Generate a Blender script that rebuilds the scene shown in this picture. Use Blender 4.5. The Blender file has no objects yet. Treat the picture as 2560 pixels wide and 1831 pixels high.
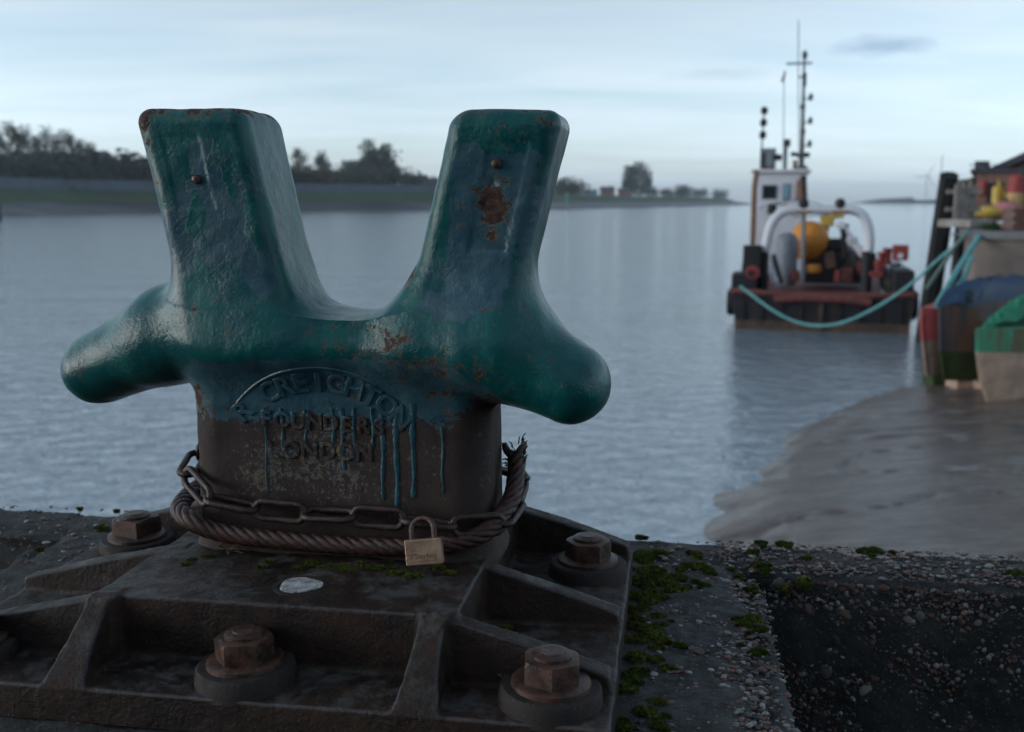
import bpy, bmesh, math, random
import numpy as np
from mathutils import Vector, Matrix

random.seed(7)
RNG = np.random.default_rng(11)
R = math.radians
SC = bpy.context.scene
COL = SC.collection

# ------------------------------------------------------------------ camera
H = 0.54                                   # lens height above the quay top
FPX = 2560.0
PITCH = math.atan(411 / FPX)
cam_d = bpy.data.cameras.new('camera')
cam_d.sensor_width = 36.0
cam_d.lens = 36.0
cam_d.clip_start = 0.02
cam_d.clip_end = 30000.0
cam_d.dof.use_dof = True
cam_d.dof.focus_distance = 1.22
cam_d.dof.aperture_fstop = 5.6
cam_d.dof.aperture_blades = 9
cam = bpy.data.objects.new('camera', cam_d)
cam.location = (0, 0, H)
cam.rotation_euler = (math.pi / 2 - PITCH, 0, 0)
COL.objects.link(cam)
SC.camera = cam

# ------------------------------------------------------------------ node helper
class NB:
    def __init__(s, nt):
        s.nt, s.N, s.L = nt, nt.nodes, nt.links
    def put(s, sock, v):
        if v is None: return
        if isinstance(v, bpy.types.NodeSocket): s.L.new(v, sock)
        else:
            if isinstance(v, (tuple, list)) and len(v) == 3 and sock.type == 'RGBA': v = (*v, 1)
            sock.default_value = v
    def node(s, typ, ins=None, **props):
        n = s.N.new(typ)
        for k, v in props.items(): setattr(n, k, v)
        for k, v in (ins or {}).items(): s.put(n.inputs[k], v)
        return n
    def m(s, op, a, b=None, c=None, clamp=False):
        n = s.node('ShaderNodeMath', operation=op, use_clamp=clamp)
        for i, v in enumerate((a, b, c)):
            if v is not None: s.put(n.inputs[i], v)
        return n.outputs[0]
    def add(s, a, b): return s.m('ADD', a, b)
    def mul(s, a, b): return s.m('MULTIPLY', a, b)
    def vm(s, op, a, b):
        n = s.node('ShaderNodeVectorMath', operation=op)
        s.put(n.inputs[0], a); s.put(n.inputs[1], b)
        return n.outputs[0]
    def noise(s, vec, scale, detail=4, rough=.55, dist=0.0, out=0):
        n = s.node('ShaderNodeTexNoise', {'Vector': vec, 'Scale': scale, 'Detail': detail, 'Roughness': rough, 'Distortion': dist})
        return n.outputs[out]
    def vor(s, vec, scale, feature='F1', out='Distance', rand=1.0):
        n = s.node('ShaderNodeTexVoronoi', {'Vector': vec, 'Scale': scale, 'Randomness': rand}, feature=feature)
        return n.outputs[out]
    def mr(s, v, a, b, c=0.0, d=1.0):
        n = s.node('ShaderNodeMapRange', {0: v, 1: a, 2: b, 3: c, 4: d})
        n.clamp = True
        return n.outputs[0]
    def mix(s, f, a, b, mode='MIX'):
        n = s.node('ShaderNodeMix', data_type='RGBA', blend_type=mode)
        s.put(n.inputs[0], f); s.put(n.inputs[6], a); s.put(n.inputs[7], b)
        return n.outputs[2]
    def bump(s, h, strength=.5, dist=.002, normal=None):
        n = s.node('ShaderNodeBump', {'Strength': strength, 'Distance': dist, 'Height': h})
        if normal is not None: s.put(n.inputs['Normal'], normal)
        return n.outputs[0]
    def coord(s, which='Object'):
        return s.node('ShaderNodeTexCoord').outputs[which]
    def scaled(s, vec, v3):
        return s.vm('MULTIPLY', vec, v3)
    def xyz(s, vec):
        n = s.node('ShaderNodeSeparateXYZ', {0: vec})
        return n.outputs
    def attr(s, name):
        return s.node('ShaderNodeAttribute', attribute_name=name).outputs['Fac']

def newmat(name, rough=.7, spec=.5):
    m = bpy.data.materials.new(name)
    m.use_nodes = True
    nb = NB(m.node_tree)
    b = m.node_tree.nodes['Principled BSDF']
    b.inputs['Roughness'].default_value = rough
    b.inputs['Specular IOR Level'].default_value = spec
    return m, nb, b

# ------------------------------------------------------------------ sky and sun
CLOUD_TINT = (.91, 1.08, 1.22, 1)
SUN_EL, SUN_AZ = R(9.0), R(-98.0)            # low glow to the left of the view, hidden by cloud
w = bpy.data.worlds.new('World')
SC.world = w
w.use_nodes = True
nb = NB(w.node_tree)
bg = w.node_tree.nodes['Background']
sky = nb.node('ShaderNodeTexSky', sky_type='NISHITA')
sky.sun_disc = False
sky.sun_elevation = SUN_EL
sky.sun_rotation = SUN_AZ
sky.altitude = 0
sky.air_density = 1.0
sky.dust_density = 0.6
sky.ozone_density = 3.0
d = nb.coord('Generated')
sx, sy, sz = nb.xyz(d)
# thin stratus drawn out into long streaks: stretch the direction on a cloud sheet
inv = nb.m('DIVIDE', 1.0, nb.m('MAXIMUM', nb.add(sz, .12), .05))
sheet = nb.node('ShaderNodeCombineXYZ', {0: nb.mul(sx, inv), 1: nb.mul(nb.mul(sy, inv), 1.0), 2: 0.0}).outputs[0]
st1 = nb.noise(nb.scaled(sheet, (0.55, 1.5, 1)), 1.3, 6, .55, .6)
st2 = nb.noise(nb.scaled(sheet, (0.22, 0.9, 1)), 1.0, 3, .5, .3)
veil = nb.mr(nb.add(nb.mul(st1, .6), nb.mul(st2, .5)), .42, .70)
lum = nb.node('ShaderNodeRGBToBW', {0: sky.outputs[0]}).outputs[0]
# cloud takes the sky's own brightness, only greyer and a little brighter
cloud = nb.node('ShaderNodeMix', data_type='RGBA', blend_type='MULTIPLY')
nb.put(cloud.inputs[0], 1.0)
nb.put(cloud.inputs[6], nb.node('ShaderNodeCombineColor', {0: lum, 1: lum, 2: lum}).outputs[0])
nb.put(cloud.inputs[7], CLOUD_TINT)
base = nb.mix(nb.mr(veil, 0, 1, .62, .97), sky.outputs[0], cloud.outputs[2])
bright = nb.mr(veil, 0, 1, .91, 1.08)                # thin cloud is paler than the gaps
base = nb.mix(1.0, base, nb.node('ShaderNodeCombineColor', {0: bright, 1: bright, 2: nb.m('POWER', bright, .8)}).outputs[0], 'MULTIPLY')
# one small grey cloud low over the estuary, and a fainter wisp beside it
def puff(cx, cy, cz, rx, rz, lo, hi):
    dx = nb.mul(nb.m('SUBTRACT', sx, cx), 1 / rx)
    dz = nb.mul(nb.m('SUBTRACT', sz, cz), 1 / rz)
    rr = nb.m('SQRT', nb.add(nb.mul(dx, dx), nb.mul(dz, dz)))
    rr = nb.add(rr, nb.mul(nb.m('SUBTRACT', nb.noise(nb.scaled(d, (1, 1, 3)), 30, 4, .6), .5), 1.5))
    infront = nb.m('GREATER_THAN', sy, 0.0)
    return nb.mul(nb.mr(rr, lo, hi, 1, 0), infront)
p = nb.add(puff(.325, .94, .1355, .036, .0085, .35, 1.25), nb.mul(puff(.19, .97, .115, .05, .006, .3, 1.3), .35))
base = nb.mix(nb.mul(p, .85), base, nb.mix(1.0, base, (.56, .62, .72, 1), 'MULTIPLY'))
nb.put(bg.inputs[0], base)
bg.inputs[1].default_value = 0.12

sun_d = bpy.data.lights.new('sun', 'SUN')
sun_d.energy = 0.3
sun_d.angle = R(30)
sun_d.color = (1.0, .86, .74)
sun = bpy.data.objects.new('sun', sun_d)
sd = Vector((math.sin(SUN_AZ) * math.cos(SUN_EL), math.cos(SUN_AZ) * math.cos(SUN_EL), math.sin(SUN_EL)))
sun.rotation_euler = sd.to_track_quat('Z', 'Y').to_euler()
COL.objects.link(sun)

SC.view_settings.view_transform = 'Standard'
SC.view_settings.look = 'None'
SC.view_settings.gamma = 1.0
SC.view_settings.exposure = 1.5
SC.cycles.use_denoising = True
SC.cycles.max_bounces = 5
SC.cycles.diffuse_bounces = 3
SC.cycles.glossy_bounces = 3
SC.cycles.volume_bounces = 1
SC.cycles.caustics_reflective = False
SC.cycles.caustics_refractive = False

# ------------------------------------------------------------------ geometry helpers
FWD = np.array([0, math.cos(PITCH), -math.sin(PITCH)])
UPV = np.array([0, math.sin(PITCH), math.cos(PITCH)])
EYE = np.array([0, 0, H])
def ray(px, py):
    return FWD + np.array([1., 0, 0]) * (px - 1280) / FPX + UPV * (915.5 - py) / FPX
def at(px, py, Y):
    d = ray(px, py); return EYE + d * (Y / d[1])
def on_z(px, py, z):
    d = ray(px, py); return EYE + d * ((z - H) / d[2])

YAW = R(-9)
BU = np.array([math.cos(YAW), math.sin(YAW), 0]); BV = np.array([-math.sin(YAW), math.cos(YAW), 0])
BC = -0.42 * BU + 1.215 * BV                       # foot of the bollard on the quay top
BM = Matrix.Translation(Vector(BC)) @ Matrix.Rotation(YAW, 4, 'Z')
def loc_b(px, py, b):                              # point of the bollard frame in the plane v = b
    d = ray(px, py); t = (b + 1.215 - EYE @ BV) / (d @ BV); p = EYE + d * t - BC
    return np.array([p @ BU, b, p[2]])
def loc_z(px, py, z):
    p = on_z(px, py, z) - BC
    return np.array([p @ BU, p @ BV, z])

def tag(o, label=None, cat=None, group=None, kind=None):
    if label: o['label'] = label
    if cat: o['category'] = cat
    if group: o['group'] = group
    if kind: o['kind'] = kind
    return o
def empty(name, loc=(0, 0, 0), rz=0.0):
    o = bpy.data.objects.new(name, None)
    o.empty_display_size = .1
    o.location = Vector(loc); o.rotation_euler = (0, 0, rz)
    COL.objects.link(o)
    return o
def link(name, me, parent=None):
    o = bpy.data.objects.new(name, me)
    if parent is not None: o.parent = parent
    COL.objects.link(o)
    return o
def mk(name, V, F, mat, parent=None, smooth=False, angle=None):
    me = bpy.data.meshes.new(name)
    me.from_pydata([tuple(v) for v in V], [], [tuple(f) for f in F])
    if mat is not None: me.materials.append(mat)
    if smooth:
        me.polygons.foreach_set('use_smooth', [True] * len(me.polygons))
        if angle is not None: me.set_sharp_from_angle(angle=angle)
    me.update()
    return link(name, me, parent)
def fast_mesh(name, V, Q, mat):
    """numpy verts and an (n,k) face array"""
    V = np.asarray(V, np.float32); Q = np.asarray(Q, np.int32)
    me = bpy.data.meshes.new(name)
    k = Q.shape[1]
    me.vertices.add(len(V)); me.vertices.foreach_set('co', V.ravel())
    me.loops.add(Q.size); me.loops.foreach_set('vertex_index', Q.ravel())
    me.polygons.add(len(Q)); me.polygons.foreach_set('loop_start', np.arange(0, Q.size, k, dtype=np.int32))
    me.update(calc_edges=True)
    if mat is not None: me.materials.append(mat)
    return me
def copy_tree(o, parent=None):
    c = o.copy(); COL.objects.link(c); c.parent = parent
    for ch in list(o.children): copy_tree(ch, c)
    return c

class MB:
    """collects simple shapes into one mesh"""
    def __init__(s): s.V, s.F = [], []
    def add(s, V, F):
        o = len(s.V); s.V += [tuple(v) for v in V]; s.F += [tuple(i + o for i in f) for f in F]; return s
    def box(s, c, d, M=None, taper=1.0):
        x, y, z = [q / 2 for q in d]
        V = [Vector((sx_ * x * (taper if sz_ > 0 else 1), sy_ * y * (taper if sz_ > 0 else 1), sz_ * z)) for sz_ in (-1, 1) for sy_ in (-1, 1) for sx_ in (-1, 1)]
        if M is not None: V = [M @ v for v in V]
        V = [v + Vector(c) for v in V]
        return s.add(V, [(0, 2, 3, 1), (4, 5, 7, 6), (0, 1, 5, 4), (2, 6, 7, 3), (0, 4, 6, 2), (1, 3, 7, 5)])
    def tube(s, pts, rad, n=10, caps=True):
        pts = [Vector(p) for p in pts]
        rad = rad if isinstance(rad, (list, tuple)) else [rad] * len(pts)
        t0 = (pts[1] - pts[0]).normalized()
        ref = Vector((0, 0, 1)) if abs(t0.z) < .9 else Vector((1, 0, 0))
        nrm = (ref - t0 * ref.dot(t0)).normalized()
        V, F = [], []
        for i, p in enumerate(pts):
            t = (pts[min(i + 1, len(pts) - 1)] - pts[max(i - 1, 0)]).normalized()
            nrm = (nrm - t * nrm.dot(t)).normalized(); bi = t.cross(nrm)
            for k in range(n):
                a = 2 * math.pi * k / n
                V.append(p + (nrm * math.cos(a) + bi * math.sin(a)) * rad[i])
        for i in range(len(pts) - 1):
            for k in range(n):
                F.append((i * n + k, i * n + (k + 1) % n, (i + 1) * n + (k + 1) % n, (i + 1) * n + k))
        if caps: F += [tuple(range(n))[::-1], tuple(range((len(pts) - 1) * n, len(pts) * n))]
        return s.add(V, F)
    def lathe(s, c, prof, n=24, M=None):
        V, F = [], []
        for r, z in prof:
            for k in range(n):
                a = 2 * math.pi * k / n; V.append(Vector((r * math.cos(a), r * math.sin(a), z)))
        if M is not None: V = [M @ v for v in V]
        V = [v + Vector(c) for v in V]
        for i in range(len(prof) - 1):
            for k in range(n):
                F.append((i * n + k, i * n + (k + 1) % n, (i + 1) * n + (k + 1) % n, (i + 1) * n + k))
        F += [tuple(range(n))[::-1], tuple(range((len(prof) - 1) * n, len(prof) * n))]
        return s.add(V, F)
    def build(s, name, mat, parent=None, smooth=False, bevel=0.0, angle=R(40)):
        o = mk(name, s.V, s.F, mat, parent, smooth, angle if smooth else None)
        if bevel:
            md = o.modifiers.new('bevel', 'BEVEL'); md.width = bevel; md.segments = 2; md.limit_method = 'ANGLE'
        return o

def catmull(P, n):
    P = [np.array(p, float) for p in P]
    P = [2 * P[0] - P[1]] + P + [2 * P[-1] - P[-2]]
    out = []
    for i in range(1, len(P) - 2):
        p0, p1, p2, p3 = P[i - 1:i + 3]
        for k in range(n):
            t = k / n
            out.append(.5 * (2 * p1 + (p2 - p0) * t + (2 * p0 - 5 * p1 + 4 * p2 - p3) * t * t + (3 * p1 - p0 - 3 * p2 + p3) * t ** 3))
    out.append(P[-2])
    return np.array(out)
def resample(P, n):
    P = np.asarray(P); s_ = np.r_[0, np.cumsum(np.linalg.norm(np.diff(P, axis=0), axis=1))]
    t = np.linspace(0, s_[-1], n)
    return np.stack([np.interp(t, s_, P[:, i]) for i in range(3)], 1)

# ---- value noise on points
def vnoise(P, scale, seed=0, octv=1, rough=.5):
    P = np.asarray(P, float) * scale
    tot, amp, nrm = 0.0, 1.0, 0.0
    for o in range(octv):
        q = P * (2 ** o) + seed * 17.31 + o * 7.7
        i = np.floor(q).astype(np.int64); f = q - i; f = f * f * (3 - 2 * f)
        acc = 0.0
        for dx in (0, 1):
            for dy in (0, 1):
                for dz in (0, 1):
                    h = (i[..., 0] + dx) * 374761393 + (i[..., 1] + dy) * 668265263 + (i[..., 2] + dz) * 2147483647 + seed * 1274126177
                    h = (h ^ (h >> 13)) * 1274126177; h = h ^ (h >> 16)
                    v = (h & 0xffffff) / float(0xffffff)
                    wgt = (f[..., 0] if dx else 1 - f[..., 0]) * (f[..., 1] if dy else 1 - f[..., 1]) * (f[..., 2] if dz else 1 - f[..., 2])
                    acc = acc + v * wgt
        tot = tot + (acc - .5) * 2 * amp; nrm += amp; amp *= rough
    return tot / nrm

def near_noise(f, P, layers, band=.012):
    near = np.abs(f) < band
    f = np.array(f); q = P[near]; extra = 0.0
    for amp, sc_, sd_, oc in layers: extra = extra + amp * vnoise(q, sc_, sd_, oc)
    f[near] += extra
    return f
# ---- signed distance helpers
def smin(a, b, k):
    h = np.clip(.5 + .5 * (b - a) / k, 0, 1)
    return b * (1 - h) + a * h - k * h * (1 - h)
def smax(a, b, k): return -smin(-a, -b, k)
def sd_box(P, c, h, r):
    q = np.abs(P - np.array(c)) - (np.array(h) - r)
    return np.linalg.norm(np.maximum(q, 0), axis=-1) + np.minimum(q.max(-1), 0) - r
def sd_cone(P, a, b, r1, r2, sq=(1, 1, 1)):
    sq = np.array(sq); P = P * sq; a = np.array(a) * sq; b = np.array(b) * sq
    pa = P - a; ba = b - a
    t = np.clip((pa @ ba) / (ba @ ba), 0, 1)
    return np.linalg.norm(pa - t[..., None] * ba, axis=-1) - (r1 + (r2 - r1) * t)
def surface_net(fn, lo, hi, step):
    lo = np.array(lo); n = np.ceil((np.array(hi) - lo) / step).astype(int) + 1
    g = np.stack(np.meshgrid(*[lo[i] + step * np.arange(n[i]) for i in range(3)], indexing='ij'), -1)
    Fd = np.empty(n)
    for i in range(0, n[0], 24): Fd[i:i + 24] = fn(g[i:i + 24])
    S = Fd < 0
    c = [slice(0, -1), slice(1, None)]
    acc = np.zeros(tuple(n - 1) + (3,)); cnt = np.zeros(tuple(n - 1))
    for ax in range(3):
        o1, o2 = [a for a in range(3) if a != ax]
        for i in (0, 1):
            for j in (0, 1):
                s0 = [None] * 3; s1 = [None] * 3
                s0[ax], s1[ax] = c[0], c[1]
                s0[o1] = s1[o1] = c[i]; s0[o2] = s1[o2] = c[j]
                f0, f1 = Fd[tuple(s0)], Fd[tuple(s1)]
                cr = S[tuple(s0)] != S[tuple(s1)]
                t = np.where(cr, f0 / np.where(cr, f0 - f1, 1), 0)
                acc[..., ax] += t * cr; acc[..., o1] += i * cr; acc[..., o2] += j * cr; cnt += cr
    act = cnt > 0
    idx = -np.ones(tuple(n - 1), int); idx[act] = np.arange(act.sum())
    V = lo + step * (np.argwhere(act) + acc[act] / cnt[act][:, None])
    Q = []
    for ax in range(3):
        o1, o2 = (ax + 1) % 3, (ax + 2) % 3
        s0 = [slice(1, -1)] * 3; s1 = [slice(1, -1)] * 3
        s0[ax] = slice(0, -1); s1[ax] = slice(1, None)
        a, b = S[tuple(s0)], S[tuple(s1)]
        for flip in (False, True):
            e = np.argwhere((a & ~b) if not flip else (~a & b))
            if not len(e): continue
            e[:, o1] += 1; e[:, o2] += 1
            def cell(d1, d2):
                q = e.copy(); q[:, o1] += d1; q[:, o2] += d2
                return idx[q[:, 0], q[:, 1], q[:, 2]]
            quad = np.stack([cell(-1, -1), cell(0, -1), cell(0, 0), cell(-1, 0)], 1)
            Q.append(quad[:, ::-1] if flip else quad)
    Q = np.concatenate(Q); Q = Q[(Q >= 0).all(1)]
    def grad(X, e=4e-4):
        G = np.stack([fn(X + np.eye(3)[i] * e) - fn(X - np.eye(3)[i] * e) for i in range(3)], -1)
        return G / np.maximum(np.linalg.norm(G, axis=-1, keepdims=True), 1e-9)
    for _ in range(2):
        Nn = grad(V); V = V - Nn * np.clip(fn(V), -step, step)[:, None] * .9
    return V, Q, grad(V)
def split_parts(V, Q, Nn, owner, names, mat, parent, attrs=None):
    """cut one cast surface into its parts (owner = index per vertex); normals stay continuous"""
    fo = owner[Q]; fo = np.sort(fo, 1)[:, 1]
    obs = []
    for i, nm in enumerate(names):
        q = Q[fo == i]
        if not len(q): continue
        u, invx = np.unique(q, return_inverse=True)
        me = fast_mesh(nm, V[u], invx.reshape(q.shape), mat)
        me.polygons.foreach_set('use_smooth', [True] * len(me.polygons))
        me.normals_split_custom_set_from_vertices([tuple(x) for x in Nn[u]])
        for k, arr in (attrs or {}).items():
            at_ = me.attributes.new(k, 'FLOAT', 'POINT'); at_.data.foreach_set('value', arr[u].astype(np.float32))
        obs.append(link(nm, me, parent))
    return obs

# ------------------------------------------------------------------ materials
def simple(name, col, rough=.7, var=.3, scale=6.0, bump=0.0, bscale=None, metal=0.0, spec=.4, col2=None, coord='Object'):
    m, n, b = newmat(name, rough, spec)
    v = n.coord(coord)
    f = n.noise(v, scale, 6, .62)
    c2 = col2 if col2 is not None else tuple(c * (1 - var) for c in col)
    c1 = tuple(min(1, c * (1 + var * .5)) for c in col)
    n.put(b.inputs['Base Color'], n.mix(n.mr(f, .32, .68), c2, c1))
    b.inputs['Metallic'].default_value = metal
    n.put(b.inputs['Roughness'], n.mr(f, .3, .7, max(.05, rough - .1), min(1, rough + .1)))
    if bump:
        n.put(b.inputs['Normal'], n.bump(n.noise(v, bscale or scale * 5, 6, .6), bump, .01))
    return m

def make_paint():
    m, n, b = newmat('weathered_marine_paint', .35, .4)
    v = n.coord('Object')
    fine = n.m('SUBTRACT', n.noise(v, 95, 6, .65), .5)
    mid = n.noise(v, 26, 5, .6)
    ultra = n.noise(v, 420, 4, .6)
    green = n.mix(n.mr(mid, .34, .68), (.002, .072, .084), (.004, .125, .112))
    blue = n.mix(n.mr(n.noise(v, 40, 5, .6), .35, .65), (.022, .078, .110), (.050, .125, .155))
    fb = n.mr(n.add(n.attr('f_blue'), n.mul(fine, 1.1)), -.03, .03)
    col = n.mix(fb, green, blue)
    # chalky scuffs
    sc = n.mul(n.mr(n.add(n.noise(v, 60, 6, .7), n.mul(n.attr('f_rust'), .09)), .56, .72), .5)
    col = n.mix(sc, col, (.13, .17, .155))
    # bare brown iron low down, with pale and ochre lichen on it
    bare = n.mr(n.add(n.attr('f_bare'), n.mul(fine, 5.5)), -.12, .12)
    iron = n.mix(n.mr(n.noise(v, 18, 6, .65), .3, .7), (.030, .021, .019), (.062, .042, .036))
    lich = n.attr('f_lich')
    ls = n.noise(v, 150, 5, .75)
    iron = n.mix(n.mul(n.mr(n.add(ls, n.mul(lich, .34)), .63, .72), .75), iron, (.17, .165, .15))
    iron = n.mix(n.mul(n.mr(n.add(n.noise(n.vm('ADD', v, (3.1, 1.7, .4)), 85, 4, .6), n.mul(lich, .20)), .68, .74), .8), iron, (.16, .115, .03))
    iron = n.mix(n.mul(n.mr(n.add(n.noise(n.vm('ADD', v, (.6, 5.7, 2.4)), 60, 5, .7), n.mul(lich, .22)), .64, .74), .7), iron, (.014, .026, .014))
    col = n.mix(bare, col, iron)
    # rust breaking through
    rn = n.add(n.add(n.mul(n.noise(v, 46, 6, .68), .75), n.mul(n.noise(v, 170, 4, .7), .30)), n.mul(n.attr('f_rust'), .16))
    rust = n.mr(rn, .645, .685)
    halo = n.mul(n.mr(rn, .595, .64), .6)
    rc = n.mix(n.mr(n.noise(v, 130, 5, .7), .35, .65), (.024, .013, .011), (.095, .042, .024))
    col = n.mix(n.mul(halo, n.m('SUBTRACT', 1, bare)), col, (.105, .085, .055))
    col = n.mix(rust, col, rc)
    n.put(b.inputs['Base Color'], col)
    worn = n.m('MAXIMUM', rust, bare)
    n.put(b.inputs['Roughness'], n.add(n.mr(worn, 0, 1, .33, .78), n.mul(n.m('SUBTRACT', mid, .5), .22)))
    h = n.add(n.mul(n.noise(v, 30, 4, .5), .45), n.mul(n.mul(fine, n.mr(n.noise(n.vm('ADD', v, (7, 3, 5)), 8, 3, .6), .40, .62)), .8))
    h = n.m('SUBTRACT', h, n.mul(fb, .10))
    pits = n.mr(n.vor(n.vm('ADD', v, n.scaled(n.noise(v, 40, 3, .6, 0, 1), (.02, .02, .02))), 130), .0, .35)
    pk = n.mr(n.noise(v, 17, 4, .6), .45, .62)
    h = n.add(n.add(h, n.mul(ultra, .16)), n.mul(n.mul(pits, pk), .22))
    h = n.m('SUBTRACT', h, n.mul(worn, .26))
    n.put(b.inputs['Normal'], n.bump(h, .6, .0036))
    return m

def make_iron(name, tone=1.0):
    m, n, b = newmat(name, .62, .3)
    v = n.coord('Object')
    big = n.noise(v, 9, 6, .62); mid = n.noise(v, 38, 6, .68); fine = n.noise(v, 190, 5, .7)
    t = lambda c: tuple(q * tone for q in c)
    col = n.mix(n.mr(big, .32, .66), t((.010, .008, .008)), t((.066, .038, .027)))
    col = n.mix(n.mul(n.mr(mid, .5, .68), .8), col, t((.085, .042, .025)))
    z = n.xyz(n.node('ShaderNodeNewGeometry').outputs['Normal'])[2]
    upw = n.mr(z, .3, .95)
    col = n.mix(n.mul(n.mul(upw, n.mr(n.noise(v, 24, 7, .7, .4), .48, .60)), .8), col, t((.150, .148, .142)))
    col = n.mix(n.mul(n.mr(n.noise(n.vm('ADD', v, (4, 2, 1)), 14, 6, .7), .56, .70), .75), col, t((.018, .028, .014)))
    col = n.mix(n.mul(n.mr(n.noise(n.vm('ADD', v, (1, 7, 3)), 48, 5, .65), .70, .76), .8), col, t((.13, .105, .025)))
    col = n.mix(n.mul(n.mr(n.noise(n.vm('ADD', v, (8, 1, 9)), 95, 4, .6), .73, .77), .8), col, t((.24, .235, .22)))
    pt = n.node('ShaderNodeNewGeometry').outputs['Pointiness']
    col = n.mix(n.mul(n.mr(n.add(pt, n.mul(n.m('SUBTRACT', mid, .5), .06)), .525, .585), .85), col, (.150, .152, .165))
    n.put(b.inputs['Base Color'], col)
    n.put(b.inputs['Roughness'], n.mr(mid, .3, .7, .38, .8))
    h = n.add(n.add(n.mul(mid, .8), n.mul(fine, .6)), n.mul(big, .5))
    n.put(b.inputs['Normal'], n.bump(h, .8, .0045))
    return m

def make_rust(name, c1, c2, rough=.6, scale=60):
    m, n, b = newmat(name, rough, .5)
    v = n.coord('Object')
    f = n.noise(v, scale, 6, .7); g = n.noise(v, scale * 5, 4, .7)
    col = n.mix(n.mr(f, .36, .64), c1, c2)
    col = n.mix(n.mul(n.mr(g, .60, .7), .6), col, (.14, .12, .115))
    n.put(b.inputs['Base Color'], col)
    n.put(b.inputs['Roughness'], n.mr(f, .3, .7, rough - .2, rough + .15))
    n.put(b.inputs['Normal'], n.bump(n.add(f, n.mul(g, .6)), .7, .0018))
    return m

M = {}
M['paint'] = make_paint()
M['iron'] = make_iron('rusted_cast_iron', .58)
M['boss'] = make_rust('dark_boss_iron', (.007, .006, .006), (.032, .022, .017), .8, 45)
M['bolt'] = make_rust('rusted_bolt_steel', (.012, .009, .008), (.105, .046, .028), .5, 45)
M['chain'] = make_rust('rusted_chain_steel', (.013, .009, .009), (.058, .027, .020), .40, 90)
M['wire'] = make_rust('rusted_wire_rope', (.016, .009, .008), (.085, .032, .021), .5, 120)
M['brass'] = simple('worn_brass', (.42, .30, .215), .40, .35, 60, .15, 400, metal=.6, col2=(.30, .20, .14))
M['engrave'] = simple('brass_engraving', (.15, .095, .06), .6, .2, 60, metal=.2)
M['shackle'] = make_rust('rusted_shackle', (.05, .03, .025), (.12, .06, .045), .35, 150)
M['lead'] = simple('white_lead_plug', (.50, .51, .51), .7, .5, 90, .5, 300, col2=(.20, .19, .18))
M['drip'] = simple('blue_paint_run', (.028, .100, .125), .32, .45, 60, .2, 200)
M['fibre'] = simple('dry_root_fibre', (.22, .16, .11), .8, .3, 200)

# ------------------------------------------------------------------ the bollard (horned mooring post on a ribbed plate)
bollard = empty('bollard')
bollard.matrix_world = BM
tag(bollard, 'weathered teal two-horned iron mooring bollard bolted to the quay in the foreground', 'bollard')

HL = dict(c0=(-.110, .45), c1=(-.152, .650))      # axis of each horn: (a, z) low and high
HR = dict(c0=(.184, .45), c1=(.231, .642))
def sd_horn(P, h, hw, hb, bc):
    (a0, z0), (a1, z1) = h['c0'], h['c1']
    k = (a1 - a0) / (z1 - z0)
    z = P[..., 2]
    q = P.copy()
    q[..., 0] = P[..., 0] - (a0 + (z - z0) * k)
    q[..., 1] = P[..., 1] - bc
    q[..., 2] = z - (z1 + .36) / 2
    hh = (z1 - .36) / 2
    # superelliptic column with generous edges
    return sd_box(q, (0, 0, 0), (hw, hb, hh), .021) * .97
def f_stem(P):
    z = P[..., 2]
    flare = .009 * np.clip((.150 - z) / .045, 0, 1) ** 2.2 + .012 * np.clip((z - .27) / .1, 0, 1) ** 2
    q = P.copy(); q[..., 2] = 0
    d2 = sd_box(q, (.0155, .022, 0), (.190, .074, 1), .042)
    return np.maximum(d2 - flare, np.maximum(z - .40, .09 - z))
LOB_L = [(-.10, .016, .385), (-.218, .022, .370), (-.330, .030, .322)]
LOB_R = [(.13, -.002, .382), (.220, -.020, .368), (.303, -.044, .331)]
def f_lobe(P, L, sgn):
    a = sd_cone(P, L[0], L[1], .050, .059, (1, .76, 1))
    b = sd_cone(P, L[1], L[2], .059, .048, (1, .80, 1))
    return smin(a, b, .03)
def f_body(P):
    return sd_cone(P, (-.13, .014, .364), (.17, .008, .364), .034, .034, (1, .44, 1))
def bollard_prims(P):
    return [f_stem(P), sd_horn(P, HL, .0705, .064, .006), sd_horn(P, HR, .0645, .064, .004), f_lobe(P, LOB_L, -1), f_lobe(P, LOB_R, 1), f_body(P)]
PANELS = [((-.152, -.0612, .575), (.023, .0032, .042), -.19), ((.221, -.0628, .545), (.021, .0030, .062), .22)]
def f_bollard(P):
    st, hl, hr, ll, lr, bd = bollard_prims(P)
    up = smin(bd, ll, .035); up = smin(up, lr, .035)
    up = smin(up, hl, .066); up = smin(up, hr, .066)
    f = smin(st, up, .024)
    for c, h, k in PANELS:
        q = P - np.array(c); q[..., 0] -= q[..., 2] * k
        f = smax(f, -sd_box(q, (0, 0, 0), h, .002), .0045)
    # spalled pit in the right horn
    pit = np.linalg.norm((P - np.array((.208, -.066, .540))) / np.array((.017, .010, .026)), axis=-1) - 1
    pit = np.where(pit < 1.5, pit, 1.5); pm = pit < 1.2
    pit[pm] += .5 * vnoise(P[pm], 90, 5, 2)
    f = smax(f, -pit * .008, .003)
    return near_noise(f, P, ((.0011, 32, 3, 2), (.0020, 11, 9, 1)))

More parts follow.
